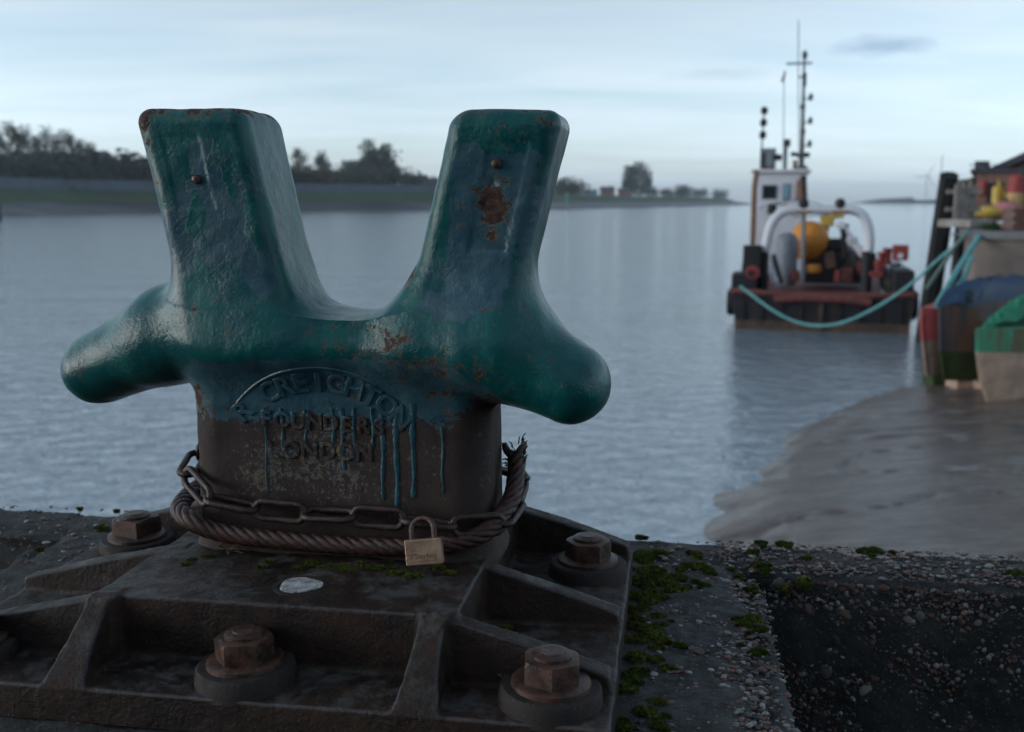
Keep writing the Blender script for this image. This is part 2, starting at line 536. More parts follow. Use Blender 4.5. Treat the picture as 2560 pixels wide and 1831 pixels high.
def paint_fields(P):
    a, b, z = P[:, 0], P[:, 1], P[:, 2]
    n1 = vnoise(P, 14, 21, 3); n2 = vnoise(P, 30, 22, 3); n3 = vnoise(P, 9, 23, 2)
    edge = .262 + .046 * n1 + .05 * np.clip((a - .150) / .05, 0, 1) + .012 * np.clip((-a - .1) / .08, 0, 1) + .07 * np.clip((b - .0) / .05, 0, 1)
    bare = (edge - z) / .016 + .35 * n2
    bare = bare - 60 * np.clip(np.abs(a - .0155) - .207, 0, .2)
    front = np.clip((-.012 - b) / .02, 0, 1)
    blue_stem = (.356 + .020 * n3 - z) / .02 - 40 * np.clip(np.abs(a - .012) - .160, 0, 1)
    def patch(h, z0, z1, off, wd, sd):
        k = (h['c1'][0] - h['c0'][0]) / (h['c1'][1] - h['c0'][1])
        ac = h['c0'][0] + (z - h['c0'][1]) * k + off
        e = 1 - np.abs(a - ac) / wd
        e = np.minimum(e, (z - z0) / .03); e = np.minimum(e, (z1 - z) / .03)
        return e * 1.3 + 1.9 * vnoise(P * np.array([1, 1, .55]), 26, sd, 3) - .70
    horn = np.maximum(patch(HL, .43, .635, .008, .075, 31), patch(HR, .41, .615, .004, .085, 33))
    horn = np.where(front > .3, horn, -2)
    blue = np.maximum(blue_stem, horn)
    rust = np.zeros(len(P))
    rust += 1.1 * np.clip((z - .628) / .02, 0, 1)
    rust += 1.0 * np.exp(-(((a - .212) / .018) ** 2 + ((z - .530) / .028) ** 2)) * front * 1.9
    rust += .7 * np.exp(-(((a - .10) / .05) ** 2 + ((z - .385) / .018) ** 2)) * front
    rust += .9 * np.exp(-(((a - .150) / .06) ** 2 + ((z - .355) / .016) ** 2)) * front
    rust += .9 * np.exp(-(((a + .165) / .03) ** 2 + ((z - .295) / .03) ** 2)) * front
    rust += .8 * np.exp(-(((a - .155) / .03) ** 2 + ((z - .295) / .03) ** 2)) * front
    rust += .7 * np.exp(-(((a + .205) / .012) ** 2)) * (z > .5)
    rust += .9 * np.exp(-(((a - (.113 + (z - .45) * .22)) / .010) ** 2)) * (z > .44)
    rust += .25 * n1 - .12 - .55 * np.clip(bare, 0, 1)
    lich = .9 * np.exp(-(((a - .01) / .105) ** 2 + ((z - .215) / .055) ** 2)) * front * (.7 + .9 * n3) + .35 * n2
    return {'f_bare': bare, 'f_blue': blue, 'f_rust': rust, 'f_lich': lich}
def add_attrs(me, P):
    for k, arr in paint_fields(P).items():
        a_ = me.attributes.new(k, 'FLOAT', 'POINT'); a_.data.foreach_set('value', arr.astype(np.float32))

V_, Q_, N_ = surface_net(f_bollard, (-.40, -.15, .098), (.40, .135, .672), .0034)
pr = np.stack(bollard_prims(V_), 1)
own = pr.copy(); own[:, 5] += .012; own[:, 0] += 0.0
own = own.argmin(1)
own = np.where(own == 5, 0, own)
split_parts(V_, Q_, N_, own, ['stem', 'horn', 'horn', 'arm', 'arm'], M['paint'], bollard, paint_fields(V_))

def surf_b(a, z):
    """front face of the stem at (a, z)"""
    lo = np.full(len(a), -.14); hi = np.full(len(a), .03)
    for _ in range(22):
        mid = (lo + hi) / 2
        s_ = f_bollard(np.stack([a, mid, z], 1)) < 0
        hi = np.where(s_, mid, hi); lo = np.where(s_, lo, mid)
    return (lo + hi) / 2

# raised founder's lettering
def letter_mesh(ch, size):
    cu = bpy.data.curves.new('letter', 'FONT')
    cu.body = ch; cu.size = size; cu.align_x = 'CENTER'; cu.align_y = 'CENTER'
    cu.extrude = .0014; cu.bevel_depth = .0011; cu.bevel_resolution = 2; cu.offset = .0001; cu.resolution_u = 4
    ob = bpy.data.objects.new('letter', cu); COL.objects.link(ob)
    bpy.context.view_layer.update()
    me = bpy.data.meshes.new_from_object(ob.evaluated_get(bpy.context.evaluated_depsgraph_get()))
    bpy.data.objects.remove(ob); bpy.data.curves.remove(cu)
    return me
def put_letter(ch, a, z, size, rot):
    me = letter_mesh(ch, size)
    n = len(me.vertices); co = np.empty(n * 3); me.vertices.foreach_get('co', co); co = co.reshape(-1, 3)
    ca, sa = math.cos(rot), math.sin(rot)
    x = co[:, 0] * ca - co[:, 1] * sa + a; zz = co[:, 0] * sa + co[:, 1] * ca + z
    bb = surf_b(x, zz) - co[:, 2] + .0004
    P = np.stack([x, bb, zz], 1)
    me.vertices.foreach_set('co', P.ravel().astype(np.float32)); me.update()
    me.materials.clear(); me.materials.append(M['paint']); add_attrs(me, P)
    link('raised_letter', me, bollard)
AC = (.001, .1825)                     # centre of the arc of letters
txt = 'R CREIGHTON'
for i, ch in enumerate(txt):
    if ch == ' ': continue
    ang = R(43.5 - i * 88 / (len(txt) - 1))
    r_ = .1425
    put_letter(ch, AC[0] - math.sin(ang) * r_, AC[1] + math.cos(ang) * r_, .034, ang)
for i, ch in enumerate('FOUNDERS'): put_letter(ch, -.068 + i * .0204, .2775 - i * .0008, .027, 0)
for i, ch in enumerate('LONDON'): put_letter(ch, -.061 + i * .0232, .239, .029, 0)
# raised rib over the lettering
arc = []
for i in range(41):
    ang = R(50 - i * 82 / 40)
    arc.append((AC[0] - math.sin(ang) * .138, .208 + math.cos(ang) * .138))
arc = np.array(arc); sb = surf_b(arc[:, 0], arc[:, 1])
mb = MB().tube([(x, b_ + .0010, z_) for (x, z_), b_ in zip(arc, sb)], .0022, 8)
o = mb.build('arc_moulding', M['paint'], bollard, True)
add_attrs(o.data, np.array(mb.V))
# runs of blue paint below the painted edge
for px, y0, y1, w_ in [(664, 1060, 1230, 5), (706, 1060, 1145, 6), (832, 1060, 1140, 7), (855, 1060, 1175, 9), (884, 1060, 1150, 7),
                       (932, 1060, 1118, 8), (955, 1050, 1250, 9), (990, 1055, 1285, 11), (1032, 1050, 1245, 10), (1106, 1110, 1232, 5), (764, 1065, 1105, 7)]:
    p0, p1 = loc_b(px, y0, -.052), loc_b(px + 2, y1, -.052)
    n = 26; V, F = [], []
    zs = np.linspace(p0[2] + .020, p1[2], n)
    hw = w_ / 2 / 2560 * 1.45
    for i, z_ in enumerate(zs):
        t = i / (n - 1)
        wv = hw * (1.25 - .55 * t + .22 * math.sin(i * .8 + px) + .15 * math.sin(i * 2.3 + px * 2) + (.30 if t > .90 else 0)) * (1 if t < .97 else .45)
        ac = p0[0] + .0008 * math.sin(i * .35 + px * .3)
        for s_, d_ in ((-1, 0), (-.5, .0007), (0, .001), (.5, .0007), (1, 0)): V.append((ac + s_ * wv, d_, z_))
    V = np.array(V); V[:, 1] = surf_b(V[:, 0], V[:, 2]) - .0007 - V[:, 1]
    for i in range(n - 1):
        for k in range(4): F.append((i * 5 + k, (i + 1) * 5 + k, (i + 1) * 5 + k + 1, i * 5 + k + 1))
    mk('paint_run', V, [f[::-1] for f in F], M['drip'], bollard, True)
# small studs in the horn panels
for a_, z_ in ((-.141, .566), (.219, .582)):
    b_ = float(surf_b(np.array([a_]), np.array([z_]))[0])
    MB().lathe((a_, b_, z_), [(.0055, -.002), (.0055, .003), (.0035, .0048), (.0005, .0052)], 12, Matrix.Rotation(R(90), 4, 'X')).build('stud', M['bolt'], bollard, True)

# ---- base casting: flange, raised platform and ribs
PA0, PA1, PB0, PB1 = -.412, .370, -.300, .216
FZ, PZ = .040, .110
ribs = []
for b_ in (-.210, -.045, .198):
    ribs.append(('a', .18, PA1 - .004, b_, .0125)); ribs.append(('a', -.18, PA0 + .004, b_, .0125))
ribs.append(('b', -.215, PB0 + .002, -.2, .0135)); ribs.append(('b', -.215, PB0 + .002, .178, .0135))
def f_rib(P, rb):
    ax, s0, s1, c, hw = rb
    t = P[..., 0] if ax == 'a' else P[..., 1]
    x = P[..., 1] if ax == 'a' else P[..., 0]
    k = np.clip((t - s0) / (s1 - s0), 0, 1)
    ztop = (PZ + .001) - (PZ - .056 if ax == 'a' else PZ - .044) * k ** 1.15
    wid = hw + .006 * np.clip((ztop - P[..., 2]) / .05, 0, 1) + (.010 * k ** 3 if ax == 'b' else 0)
    lo, hi = min(s0, s1), max(s0, s1)
    return smax(smax(np.abs(x - c) - wid, P[..., 2] - ztop, .003), np.maximum(np.maximum(lo - t, t - hi), .005 - P[..., 2]), .004)
BOSS = [(-.02, -.246), (.306, -.246), (.313, .122), (-.347, .122), (-.347, -.246)]
def base_prims(P):
    fl = sd_box(P, ((PA0 + PA1) / 2, (PB0 + PB1) / 2, 0), ((PA1 - PA0) / 2, (PB1 - PB0) / 2, FZ), .003)
    pf = sd_box(P, (-.003, -.007, 0), (.206 + 0.0, .210, PZ), .003)
    return [fl, pf] + [f_rib(P, r_) for r_ in ribs]
def f_base(P):
    pr_ = base_prims(P)
    f = smin(pr_[0], pr_[1], .009)
    for q in pr_[2:]: f = smin(f, q, .007)
    return near_noise(f, P, ((.0010, 40, 4, 2), (.0016, 13, 8, 1)))
V_, Q_, N_ = surface_net(f_base, (PA0 - .012, PB0 - .012, .001), (PA1 + .012, PB1 + .012, .125), .0031)
own = np.stack(base_prims(V_), 1); own[:, 0] -= .002
split_parts(V_, Q_, N_, own.argmin(1), ['base_flange', 'raised_platform'] + ['rib'] * len(ribs), M['iron'], bollard)

def make_bolt(a, b, rot, square=False):
    t = bpy.data.objects.new('bolt', None); COL.objects.link(t); t.parent = bollard; t.location = (a, b, FZ - .002)
    t.rotation_euler = (R(random.uniform(-2, 2)), R(random.uniform(-2, 2)), rot)
    MB().lathe((0, 0, 0), [(.056, -.004), (.0535, .004), (.052, .016), (.0495, .0185), (.03, .019)], 40).build('boss', M['boss'], t, True)
    MB().lathe((0, 0, .0185), [(.041, 0), (.0405, .0045), (.038, .0062), (.02, .0066)], 32).build('washer', M['bolt'], t, True)
    n = 4 if square else 6
    rr = .0315 if not square else .034
    V, F = [], []
    zs = [(1.0, .0235), (1.0, .0445), (.93, .0475), (.76, .049)]
    seg = 48
    for k_, z_ in zs:
        for s_ in range(seg):
            an = 2 * math.pi * s_ / seg
            sec = math.pi / n; loc = (an % (2 * sec)) - sec
            hexr = rr * math.cos(sec) / math.cos(loc)
            cr = rr * .998
            r_ = min(hexr, cr) * k_ if k_ == 1 else min(hexr, rr * k_)
            V.append((r_ * math.cos(an), r_ * math.sin(an), z_ + random.uniform(-.0004, .0004)))
    for i in range(len(zs) - 1):
        for s_ in range(seg): F.append((i * seg + s_, i * seg + (s_ + 1) % seg, (i + 1) * seg + (s_ + 1) % seg, (i + 1) * seg + s_))
    F.append(tuple(range(3 * seg, 4 * seg)))
    mk('nut', V, F, M['bolt'], t, True, R(28))
    MB().lathe((0, 0, .0487), [(.0205, -.002), (.0205, .003), (.018, .0046), (.012, .0052), (.011, .0064), (.004, .006)], 28).build('bolt_end', M['bolt'], t, True)
    return t
for (a_, b_), rot, sq in zip(BOSS, (R(12), R(38), R(5), R(28), R(50)), (0, 0, 0, 1, 0)): make_bolt(a_, b_, rot, bool(sq))
# pale plug in the platform
pl = loc_z(751, 1466, PZ)
ring = MB().lathe((pl[0], pl[1], PZ - .0005), [(.031, 0), (.0305, .0016), (.0255, .0020), (.0245, .0008)], 36).build('plug_rim', M['boss'], bollard, True)
pv = [];
for k in range(40):
    an = 2 * math.pi * k / 40; r_ = .0238 + .0022 * math.sin(an * 3 + 1) + random.uniform(-.0012, .0012)
    pv.append((pl[0] + r_ * math.cos(an), pl[1] + r_ * .92 * math.sin(an), PZ + .0022))
V = pv + [(x, y, PZ - .001) for x, y, z in pv]
tag(mk('plug', V, [tuple(range(40))] + [((k + 1) % 40, k, 40 + k, 40 + (k + 1) % 40) for k in range(40)], M['lead'], bollard), 'white filled plug in the brown platform')

# ------------------------------------------------------------------ wire rope, chain and padlock round the stem
def bw(p): return BM @ Vector(p)
wire = empty('wire_rope'); wire.matrix_world = BM
tag(wire, 'thick rusty twisted wire rope looped round the foot of the bollard, one end frayed', 'wire rope')
WP = [(.10, .128, .150), (-.10, .124, .150), (-.188, .108, .160), (-.206, .045, .160), (-.196, -.035, .156), (-.165, -.070, .150), (-.12, -.070, .136), (0, -.069, .129), (.10, -.069, .130),
      (.165, -.067, .137), (.206, -.052, .150), (.226, -.010, .172), (.229, .025, .200), (.226, .046, .222), (.220, .056, .234)]
path = resample(catmull(WP, 14), 420)
T = np.gradient(path, axis=0); T /= np.linalg.norm(T, axis=1, keepdims=True)
up_ = np.array([0, 0, 1.]); B1 = np.cross(T, up_); B1 /= np.linalg.norm(B1, axis=1, keepdims=True); B2 = np.cross(B1, T)
slen = np.r_[0, np.cumsum(np.linalg.norm(np.diff(path, axis=0), axis=1))]
for k in range(6):
    ph = 2 * math.pi * k / 6 - slen / .088 * 2 * math.pi
    fray = np.clip((slen - slen[-1] + .03) / .03, 0, 1)
    rr = .0067 + fray * .006 * (1 + .5 * math.sin(k * 2.3))
    P = path + (B1 * np.cos(ph)[:, None] + B2 * np.sin(ph)[:, None]) * rr[:, None]
    P = P[:len(P) - (k * 5) % 13]
    rad = [.0050] * (len(P) - 3) + [.0046, .004, .003]
    MB().tube(P[::1], rad, 9).build('strand', M['wire'], wire, True)
mb = MB()
for k in range(46):                                       # broken wires at the frayed end
    a0 = path[-1 - (k % 16)]; an = random.uniform(0, 6.28); l_ = random.uniform(.004, .013)
    dr = Vector(T[-1]) * .55 + Vector(B1[-1]) * math.cos(an) * .7 + Vector(B2[-1]) * math.sin(an) * .7
    q0 = Vector(a0) + Vector(B1[-1]) * math.cos(an) * .011 + Vector(B2[-1]) * math.sin(an) * .011
    mb.tube([q0, q0 + dr * l_ * .5 + Vector((0, 0, .002)), q0 + dr * l_], [.0009, .0008, .0005], 5)
mb.build('frayed_wires', M['wire'], wire, True)

chain = empty('chain'); chain.matrix_world = BM
tag(chain, 'rusty steel link chain wrapped round the bollard above the wire rope', 'chain')
def link_mesh(L=.0720, Wd=.0300, r=.0044):
    pts = []; hl = L / 2 - Wd / 2; ro = Wd / 2 - r
    for i in range(15): an = -math.pi / 2 + math.pi * i / 14; pts.append((hl + ro * math.cos(an), ro * math.sin(an), 0))
    for i in range(15): an = math.pi / 2 + math.pi * i / 14; pts.append((-hl + ro * math.cos(an), ro * math.sin(an), 0))
    V, F = [], []; n = 10; m_ = len(pts)
    for i in range(m_):
        t = (Vector(pts[(i + 1) % m_]) - Vector(pts[i - 1])).normalized(); s_ = Vector((0, 0, 1)); u_ = t.cross(s_)
        for k in range(n):
            an = 2 * math.pi * k / n; V.append(Vector(pts[i]) + (u_ * math.cos(an) + s_ * math.sin(an)) * r)
    for i in range(m_):
        for k in range(n): F.append((i * n + k, i * n + (k + 1) % n, ((i + 1) % m_) * n + (k + 1) % n, ((i + 1) % m_) * n + k))
    me = bpy.data.meshes.new('link'); me.from_pydata(V, [], F); me.materials.append(M['chain'])
    me.polygons.foreach_set('use_smooth', [True] * len(me.polygons)); me.update()
    return me
LM = link_mesh()
CP = [(-.02, .118, .19), (-.14, .114, .20), (-.184, .092, .212), (-.194, .03, .214), (-.185, -.03, .204), (-.168, -.064, .186), (-.13, -.072, .178), (-.06, -.070, .167), (.01, -.070, .166), (.09, -.070, .166), (.16, -.070, .160), (.203, -.062, .157),
      (.229, -.028, .158), (.231, .03, .170), (.225, .085, .185), (.12, .118, .19)]
cpath = catmull(CP, 20)
clen = np.linalg.norm(np.diff(cpath, axis=0), axis=1).sum()
pitch = .0720 - 4 * .0044 + .004
nl = int(clen / pitch)
cpt = resample(cpath, nl + 1)
for i in range(nl):
    c = (cpt[i] + cpt[i + 1]) / 2; t = Vector(cpt[i + 1] - cpt[i]).normalized()
    out = Vector((t.y, -t.x, 0)).normalized()
    if out.dot(Vector((c[0], c[1] - .02, 0))) < 0: out = -out
    upn = t.cross(out); upn = upn if upn.z > 0 else -upn
    rl = R(8 + 7 * math.sin(i * 1.7)) if i % 2 else R(84 + 10 * math.sin(i * 2.1))   # face-on / edge-on by turns
    zax = out * math.cos(rl) + upn * math.sin(rl); yax = zax.cross(t)
    ob = link('chain_link', LM, chain)
    ob.matrix_local = Matrix(((t.x, yax.x, zax.x, c[0]), (t.y, yax.y, zax.y, c[1]), (t.z, yax.z, zax.z, c[2]), (0, 0, 0, 1)))

pad = empty('padlock')
tag(pad, 'small brass padlock with engraved lettering hanging from the rusty chain', 'padlock')
pc = loc_b(1061, 1379, -.100)
pad.matrix_world = BM @ Matrix.Translation(Vector(pc)) @ Matrix.Rotation(R(-7.5), 4, 'Y') @ Matrix.Rotation(R(-12), 4, 'X')
MB().box((0, 0, 0), (.0435, .0125, .0300)).build('lock_body', M['brass'], pad, False, .0012)
pts = [(-.0135, 0, .006)] + [(-.0135 , 0, .022 )] + [(-.0135 * math.cos(t), .004 * math.sin(t), .026 + .0125 * math.sin(t)) for t in np.linspace(0, math.pi, 15)] + [(.0135, 0, .022), (.0135, 0, .006)]
MB().tube(pts, .0033, 10).build('shackle', M['shackle'], pad, True)
def text_mesh(body, size, ex, mat):
    cu = bpy.data.curves.new('engraving', 'FONT'); cu.body = body; cu.size = size; cu.extrude = ex; cu.align_x = 'LEFT'; cu.align_y = 'CENTER'; cu.resolution_u = 3
    ob = bpy.data.objects.new('tmp', cu); COL.objects.link(ob); bpy.context.view_layer.update()
    me = bpy.data.meshes.new_from_object(ob.evaluated_get(bpy.context.evaluated_depsgraph_get()))
    bpy.data.objects.remove(ob); me.materials.clear(); me.materials.append(mat); return me
e_ = link('engraved_word', text_mesh('Sterling', .0088, .00012, M['engrave']), pad)
e_.location = (-.0105, -.00632, -.0048); e_.rotation_euler = (R(90), 0, 0)
mb = MB()
for k in range(3): mb.box((-.0145 + .0012 * (k == 0), -.0063, -.0023 - k * .0022), (.0058 - .001 * k, .0003, .0009), Matrix.Rotation(R(-10), 4, 'Y'))
mb.box((.0025, -.0063, -.0104), (.026, .0003, .0005))
mb.build('engraved_emblem', M['engrave'], pad)

# two little tangles of dry root
def tangle(c, r, n, label):
    mb = MB()
    for k in range(n):
        pts = [Vector(c) + Vector((random.gauss(0, r), random.gauss(0, r * .5), abs(random.gauss(0, r * .35)) + .0012)) for _ in range(5)]
        mb.tube(catmull(pts, 6), .00035, 4)
    o = mb.build('root_tangle', M['fibre'], None, True); o.matrix_world = BM
    tag(o, label, 'root fibres', 'dry root tangles')
tangle(loc_z(585, 1378, PZ), .012, 9, 'thin curl of dry root fibre under the wire rope')
tangle(loc_z(1262, 1684, FZ + .012), .008, 22, 'pale clump of dry root fibre beside the right front bolt')

# ------------------------------------------------------------------ quay of exposed-aggregate concrete
def make_concrete():
    m, n, b = newmat('mossy_aggregate_concrete', .85, .35)
    v = n.coord('Object')
    big = n.noise(v, 5, 6, .65); mid = n.noise(v, 40, 6, .7)
    col = n.mix(n.mr(big, .34, .66), (.014, .015, .014), (.052, .053, .052))
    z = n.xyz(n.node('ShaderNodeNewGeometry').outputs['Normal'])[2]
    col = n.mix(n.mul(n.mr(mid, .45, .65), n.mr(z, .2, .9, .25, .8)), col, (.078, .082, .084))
    cell = n.node('ShaderNodeTexVoronoi', {'Vector': v, 'Scale': 170.0})
    st = n.mul(n.mr(cell.outputs['Distance'], .30, .24), n.m('GREATER_THAN', n.xyz(cell.outputs['Color'])[0], .62))
    sc = n.mix(n.xyz(cell.outputs['Color'])[1], (.075, .068, .062), (.20, .17, .155))
    col = n.mix(n.mul(st, .85), col, sc)
    col = n.mix(n.mul(n.mr(n.noise(n.vm('ADD', v, (2, 5, 1)), 16, 6, .7), .56, .68), .75), col, (.010, .014, .007))
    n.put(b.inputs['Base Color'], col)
    h = n.add(n.add(n.mul(mid, .6), n.mul(st, .35)), n.mul(n.noise(v, 130, 5, .7), .5))
    n.put(b.inputs['Normal'], n.bump(h, .8, .006))
    return m
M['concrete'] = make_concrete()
quay = empty('quay'); quay.matrix_world = BM
tag(quay, kind='structure')
def sheet(name, prof, s0, s1, step, axis, parent, mat, amp=.004, seed=1):
    """profile polyline swept along one axis of the bollard frame, broken up by noise"""
    prof = np.asarray(prof, float)
    L = np.r_[0, np.cumsum(np.linalg.norm(np.diff(prof, axis=0), axis=1))]
    nseg = int(L[-1] / step) + 2
    t = np.linspace(0, L[-1], nseg)
    pr = np.stack([np.interp(t, L, prof[:, i]) for i in range(2)], 1)
    ss = np.arange(s0, s1 + step, step)
    if axis == 'a': P = np.stack([np.repeat(ss, nseg), np.tile(pr[:, 0], len(ss)), np.tile(pr[:, 1], len(ss))], 1)
    else: P = np.stack([np.tile(pr[:, 0], len(ss)), np.repeat(ss, nseg), np.tile(pr[:, 1], len(ss))], 1)
    tn = np.gradient(pr, axis=0); tn /= np.linalg.norm(tn, axis=1, keepdims=True)
    nr = np.stack([-tn[:, 1], tn[:, 0]], 1)
    cur = np.abs(np.gradient(np.unwrap(np.arctan2(tn[:, 1], tn[:, 0])))); cur = np.convolve(cur, np.ones(7) / 7, 'same')
    cur = np.clip(cur / .08, 0, 1)
    er = np.tile(cur, len(ss))
    dsp = amp * vnoise(P, 45, seed, 3) + amp * 1.1 * vnoise(P, 12, seed + 1, 2)
    dsp = dsp - er * np.clip(vnoise(P, 16, seed + 2, 3) * .022 + .002, 0, .03) - er * .004
    NR = np.tile(nr, (len(ss), 1))
    if axis == 'a': P[:, 1] += NR[:, 0] * dsp; P[:, 2] += NR[:, 1] * dsp
    else: P[:, 0] += NR[:, 0] * dsp; P[:, 2] += NR[:, 1] * dsp
    i = np.arange(len(ss) - 1)[:, None] * nseg + np.arange(nseg - 1)[None]
    i = i.ravel()
    Q = np.stack([i, i + 1, i + nseg + 1, i + nseg], 1)
    if axis == 'a': Q = Q[:, ::-1]
    me = fast_mesh(name, P, Q, mat); me.polygons.foreach_set('use_smooth', [True] * len(me.polygons)); me.update()
    return link(name, me, parent)
EB, KB = .412, .262                    # waterside edge and landward edge of the kerb (bollard frame)
def rnd(pts, r):
    pts = [np.array(p, float) for p in pts]; out = [pts[0]]
    for i in range(1, len(pts) - 1):
        a, b, c = pts[i - 1:i + 2]
        d0 = (a - b) / np.linalg.norm(a - b); d1 = (c - b) / np.linalg.norm(c - b)
        for t in np.linspace(0, 1, 7): out.append((b + d0 * r * (1 - t) ** 2 + d1 * r * t ** 2))
    return out + [pts[-1]]
sheet('kerb', rnd([(KB, -.50), (KB, -.002), (EB, -.002), (EB, -.60)], .018), -1.9, 1.9, .0075, 'a', quay, M['concrete'], .0028, 3)
sheet('bollard_block', rnd([(-.592, -.50), (-.592, 0), (.566, 0), (.566, -.50)], .022), -.75, KB + .02, .0075, 'b', quay, M['concrete'], .0028, 7)
MB().box((0, EB - .18, -2.6), (24, .30, 4.0)).build('quay_wall', M['concrete'], quay)
fl = MB().box((0, -4.8, -.52), (24, 10, .06)).build('quayside_ground', M['concrete'], None); fl.matrix_world = BM
tag(fl, kind='structure')

# pebbles standing proud of the concrete: the larger ones singly, the grit as one mass
def pebble_mesh(seed):
    bm = bmesh.new(); bmesh.ops.create_icosphere(bm, subdivisions=2, radius=1)
    rs = random.Random(seed)
    ax = [Vector((rs.gauss(0, 1), rs.gauss(0, 1), rs.gauss(0, 1))).normalized() for _ in range(5)]
    am = [rs.uniform(.55, .9) for _ in ax]
    for v in bm.verts:
        for a, k in zip(ax, am):
            dd = v.co.dot(a)
            if dd > k: v.co -= a * (dd - k) * .85
    me = bpy.data.meshes.new('pebble'); bm.to_mesh(me); bm.free()
    me.polygons.foreach_set('use_smooth', [True] * len(me.polygons)); me.update()
    return me
PCOL = [(.21, .20, .195), (.165, .085, .068), (.095, .09, .088), (.185, .12, .09), (.31, .30, .29), (.05, .048, .048), (.125, .066, .053)]
PM = [simple('pebble_stone_%s' % nm, c, .62, .35, 90, .3, 300) for nm, c in zip(('grey', 'red', 'slate', 'tan', 'pale', 'dark', 'russet'), PCOL)]
PEB = []
for k in range(14):
    me = pebble_mesh(k); me.materials.append(PM[k % 7]); PEB.append(me)
def spot_on_quay():
    u = random.random()
    if u < .50:   # kerb face to the right
        a = random.uniform(.57, 1.0); z = -.012 - .40 * random.random() ** 1.4; return (a, KB + .001 + (.004 if z > -.03 else 0), z), 'f'
    if u < .66:   # kerb top to the right
        return (random.uniform(.50, 1.12), random.uniform(KB + .006, EB - .006), -.001), 't'
    if u < .80:   # right flank of the block
        a = .535 + random.uniform(-.05, .024); return (a, random.uniform(-.42, KB - .02), -.001 if a < .548 else -.008), 't'
    if u < .90:
        return (random.uniform(.385, .53), random.uniform(-.35, EB - .02), .0), 't'
    return (random.uniform(-1.15, -.45), random.uniform(-.05, EB - .006), .0), 't'
cnt = 0
while cnt < 300:
    p, side = spot_on_quay()
    r_ = min(.0125, .0034 + abs(random.gauss(0, .0032)))
    ob = link('pebble', random.choice(PEB), quay)
    p = (p[0], p[1] + (.35 * r_ * .36 if side == 'f' else 0), p[2] - (.35 * r_ * .36 if side == 't' else 0))
    sc = Vector((r_ * random.uniform(.8, 1.35), r_ * random.uniform(.8, 1.2), r_ * random.uniform(.28, .45)))
    q = (Matrix.Rotation(R(90), 4, 'X') if side == 'f' else Matrix.Identity(4)) @ Matrix.Rotation(random.uniform(0, 6.28), 4, 'Z') @ Matrix.Rotation(random.uniform(-.25, .25), 4, 'X')
    ob.matrix_local = Matrix.Translation(Vector(p)) @ q @ Matrix.Diagonal((*sc, 1))
    cnt += 1
bm = bmesh.new(); bmesh.ops.create_icosphere(bm, subdivisions=1, radius=1)
bm.verts.ensure_lookup_table()
IV = np.array([v.co[:] for v in bm.verts]); IF = np.array([[v.index for v in f.verts] for f in bm.faces]); bm.free()
for mi in range(7):
    VV, FF = [], []
    for k in range(1250):
        p, side = spot_on_quay()
        r_ = .0011 + .0036 * random.random() ** 2
        rot = np.array((Matrix.Rotation(random.uniform(0, 6.28), 3, 'Z') @ Matrix.Rotation(random.uniform(-.4, .4), 3, 'X'))[:])
        v = (IV * np.array([r_ * 1.3, r_, r_ * .42])) @ rot.T
        if side == 'f': v = v[:, [0, 2, 1]]
        FF.append(IF + len(VV) * 12); VV.append(v + np.array(p))
    me = fast_mesh('grit', np.concatenate(VV), np.concatenate(FF), PM[mi]); me.update()
    tag(link('grit', me, quay), kind='stuff')

# ------------------------------------------------------------------ moss
def make_moss():
    m, n, b = newmat('cushion_moss', .9, .2)
    v = n.coord('Object')
    f = n.noise(v, 22, 4, .6)
    g = n.noise(v, 160, 3, .6)
    c = n.mix(n.mr(f, .35, .65), (.085, .130, .022), (.190, .185, .035))
    n.put(b.inputs['Base Color'], n.mix(n.mr(g, .35, .65), tuple(q * .6 for q in (.045, .075, .016)), c))
    return m
M['moss'] = make_moss()
mossV, mossF = [], []
def moss(c, r, hgt, dens=1.0, up=(0, 0, 1)):
    n = int((140 + 900000 * r * r * 1.1) * dens)
    up = Vector(up)
    for k in range(n):
        an = random.uniform(0, 6.28); rr = r * math.sqrt(random.random())
        hh = hgt * max(0, 1 - (rr / r) ** 2) ** .6
        base = Vector((rr * math.cos(an), rr * math.sin(an) * .85, hh * random.uniform(.75, 1.0)))
        dr = (Vector((base.x / r, base.y / r, .0)) * .8 + Vector((random.gauss(0, .35), random.gauss(0, .35), 1.0))).normalized()
        l_ = random.uniform(.0022, .0048); w_ = random.uniform(.0005, .0010)
        sd_ = dr.cross(Vector((random.gauss(0, 1), random.gauss(0, 1), random.gauss(0, 1)))).normalized() * w_
        i = len(mossV)
        pts = [base - sd_, base + sd_, base + dr * l_]
        if up.z < .5: pts = [Vector((p.x, -p.z, p.y)) for p in pts]
        mossV.extend([tuple(Vector(c) + p) for p in pts]); mossF.append((i, i + 1, i + 2))
    # solid heart of the cushion so that it does not read as loose needles
    ring = 12; i0 = len(mossV)
    lv = [(1.0, -.002), (.92, .35 * hgt), (.65, .72 * hgt), (.3, .92 * hgt)]
    for s_, z_ in lv:
        for k in range(ring):
            an = 2 * math.pi * k / ring; q = r * s_ * random.uniform(.92, 1.05)
            p = Vector((q * math.cos(an), q * math.sin(an) * .85, z_ if z_ > 0 else -.002))
            if up.z < .5: p = Vector((p.x, -p.z, p.y))
            mossV.append(tuple(Vector(c) + p))
    for j in range(3):
        for k in range(ring): mossF.append((i0 + j * ring + k, i0 + j * ring + (k + 1) % ring, i0 + (j + 1) * ring + (k + 1) % ring, i0 + (j + 1) * ring + k))
    mossF.append(tuple(i0 + 3 * ring + k for k in range(ring)))
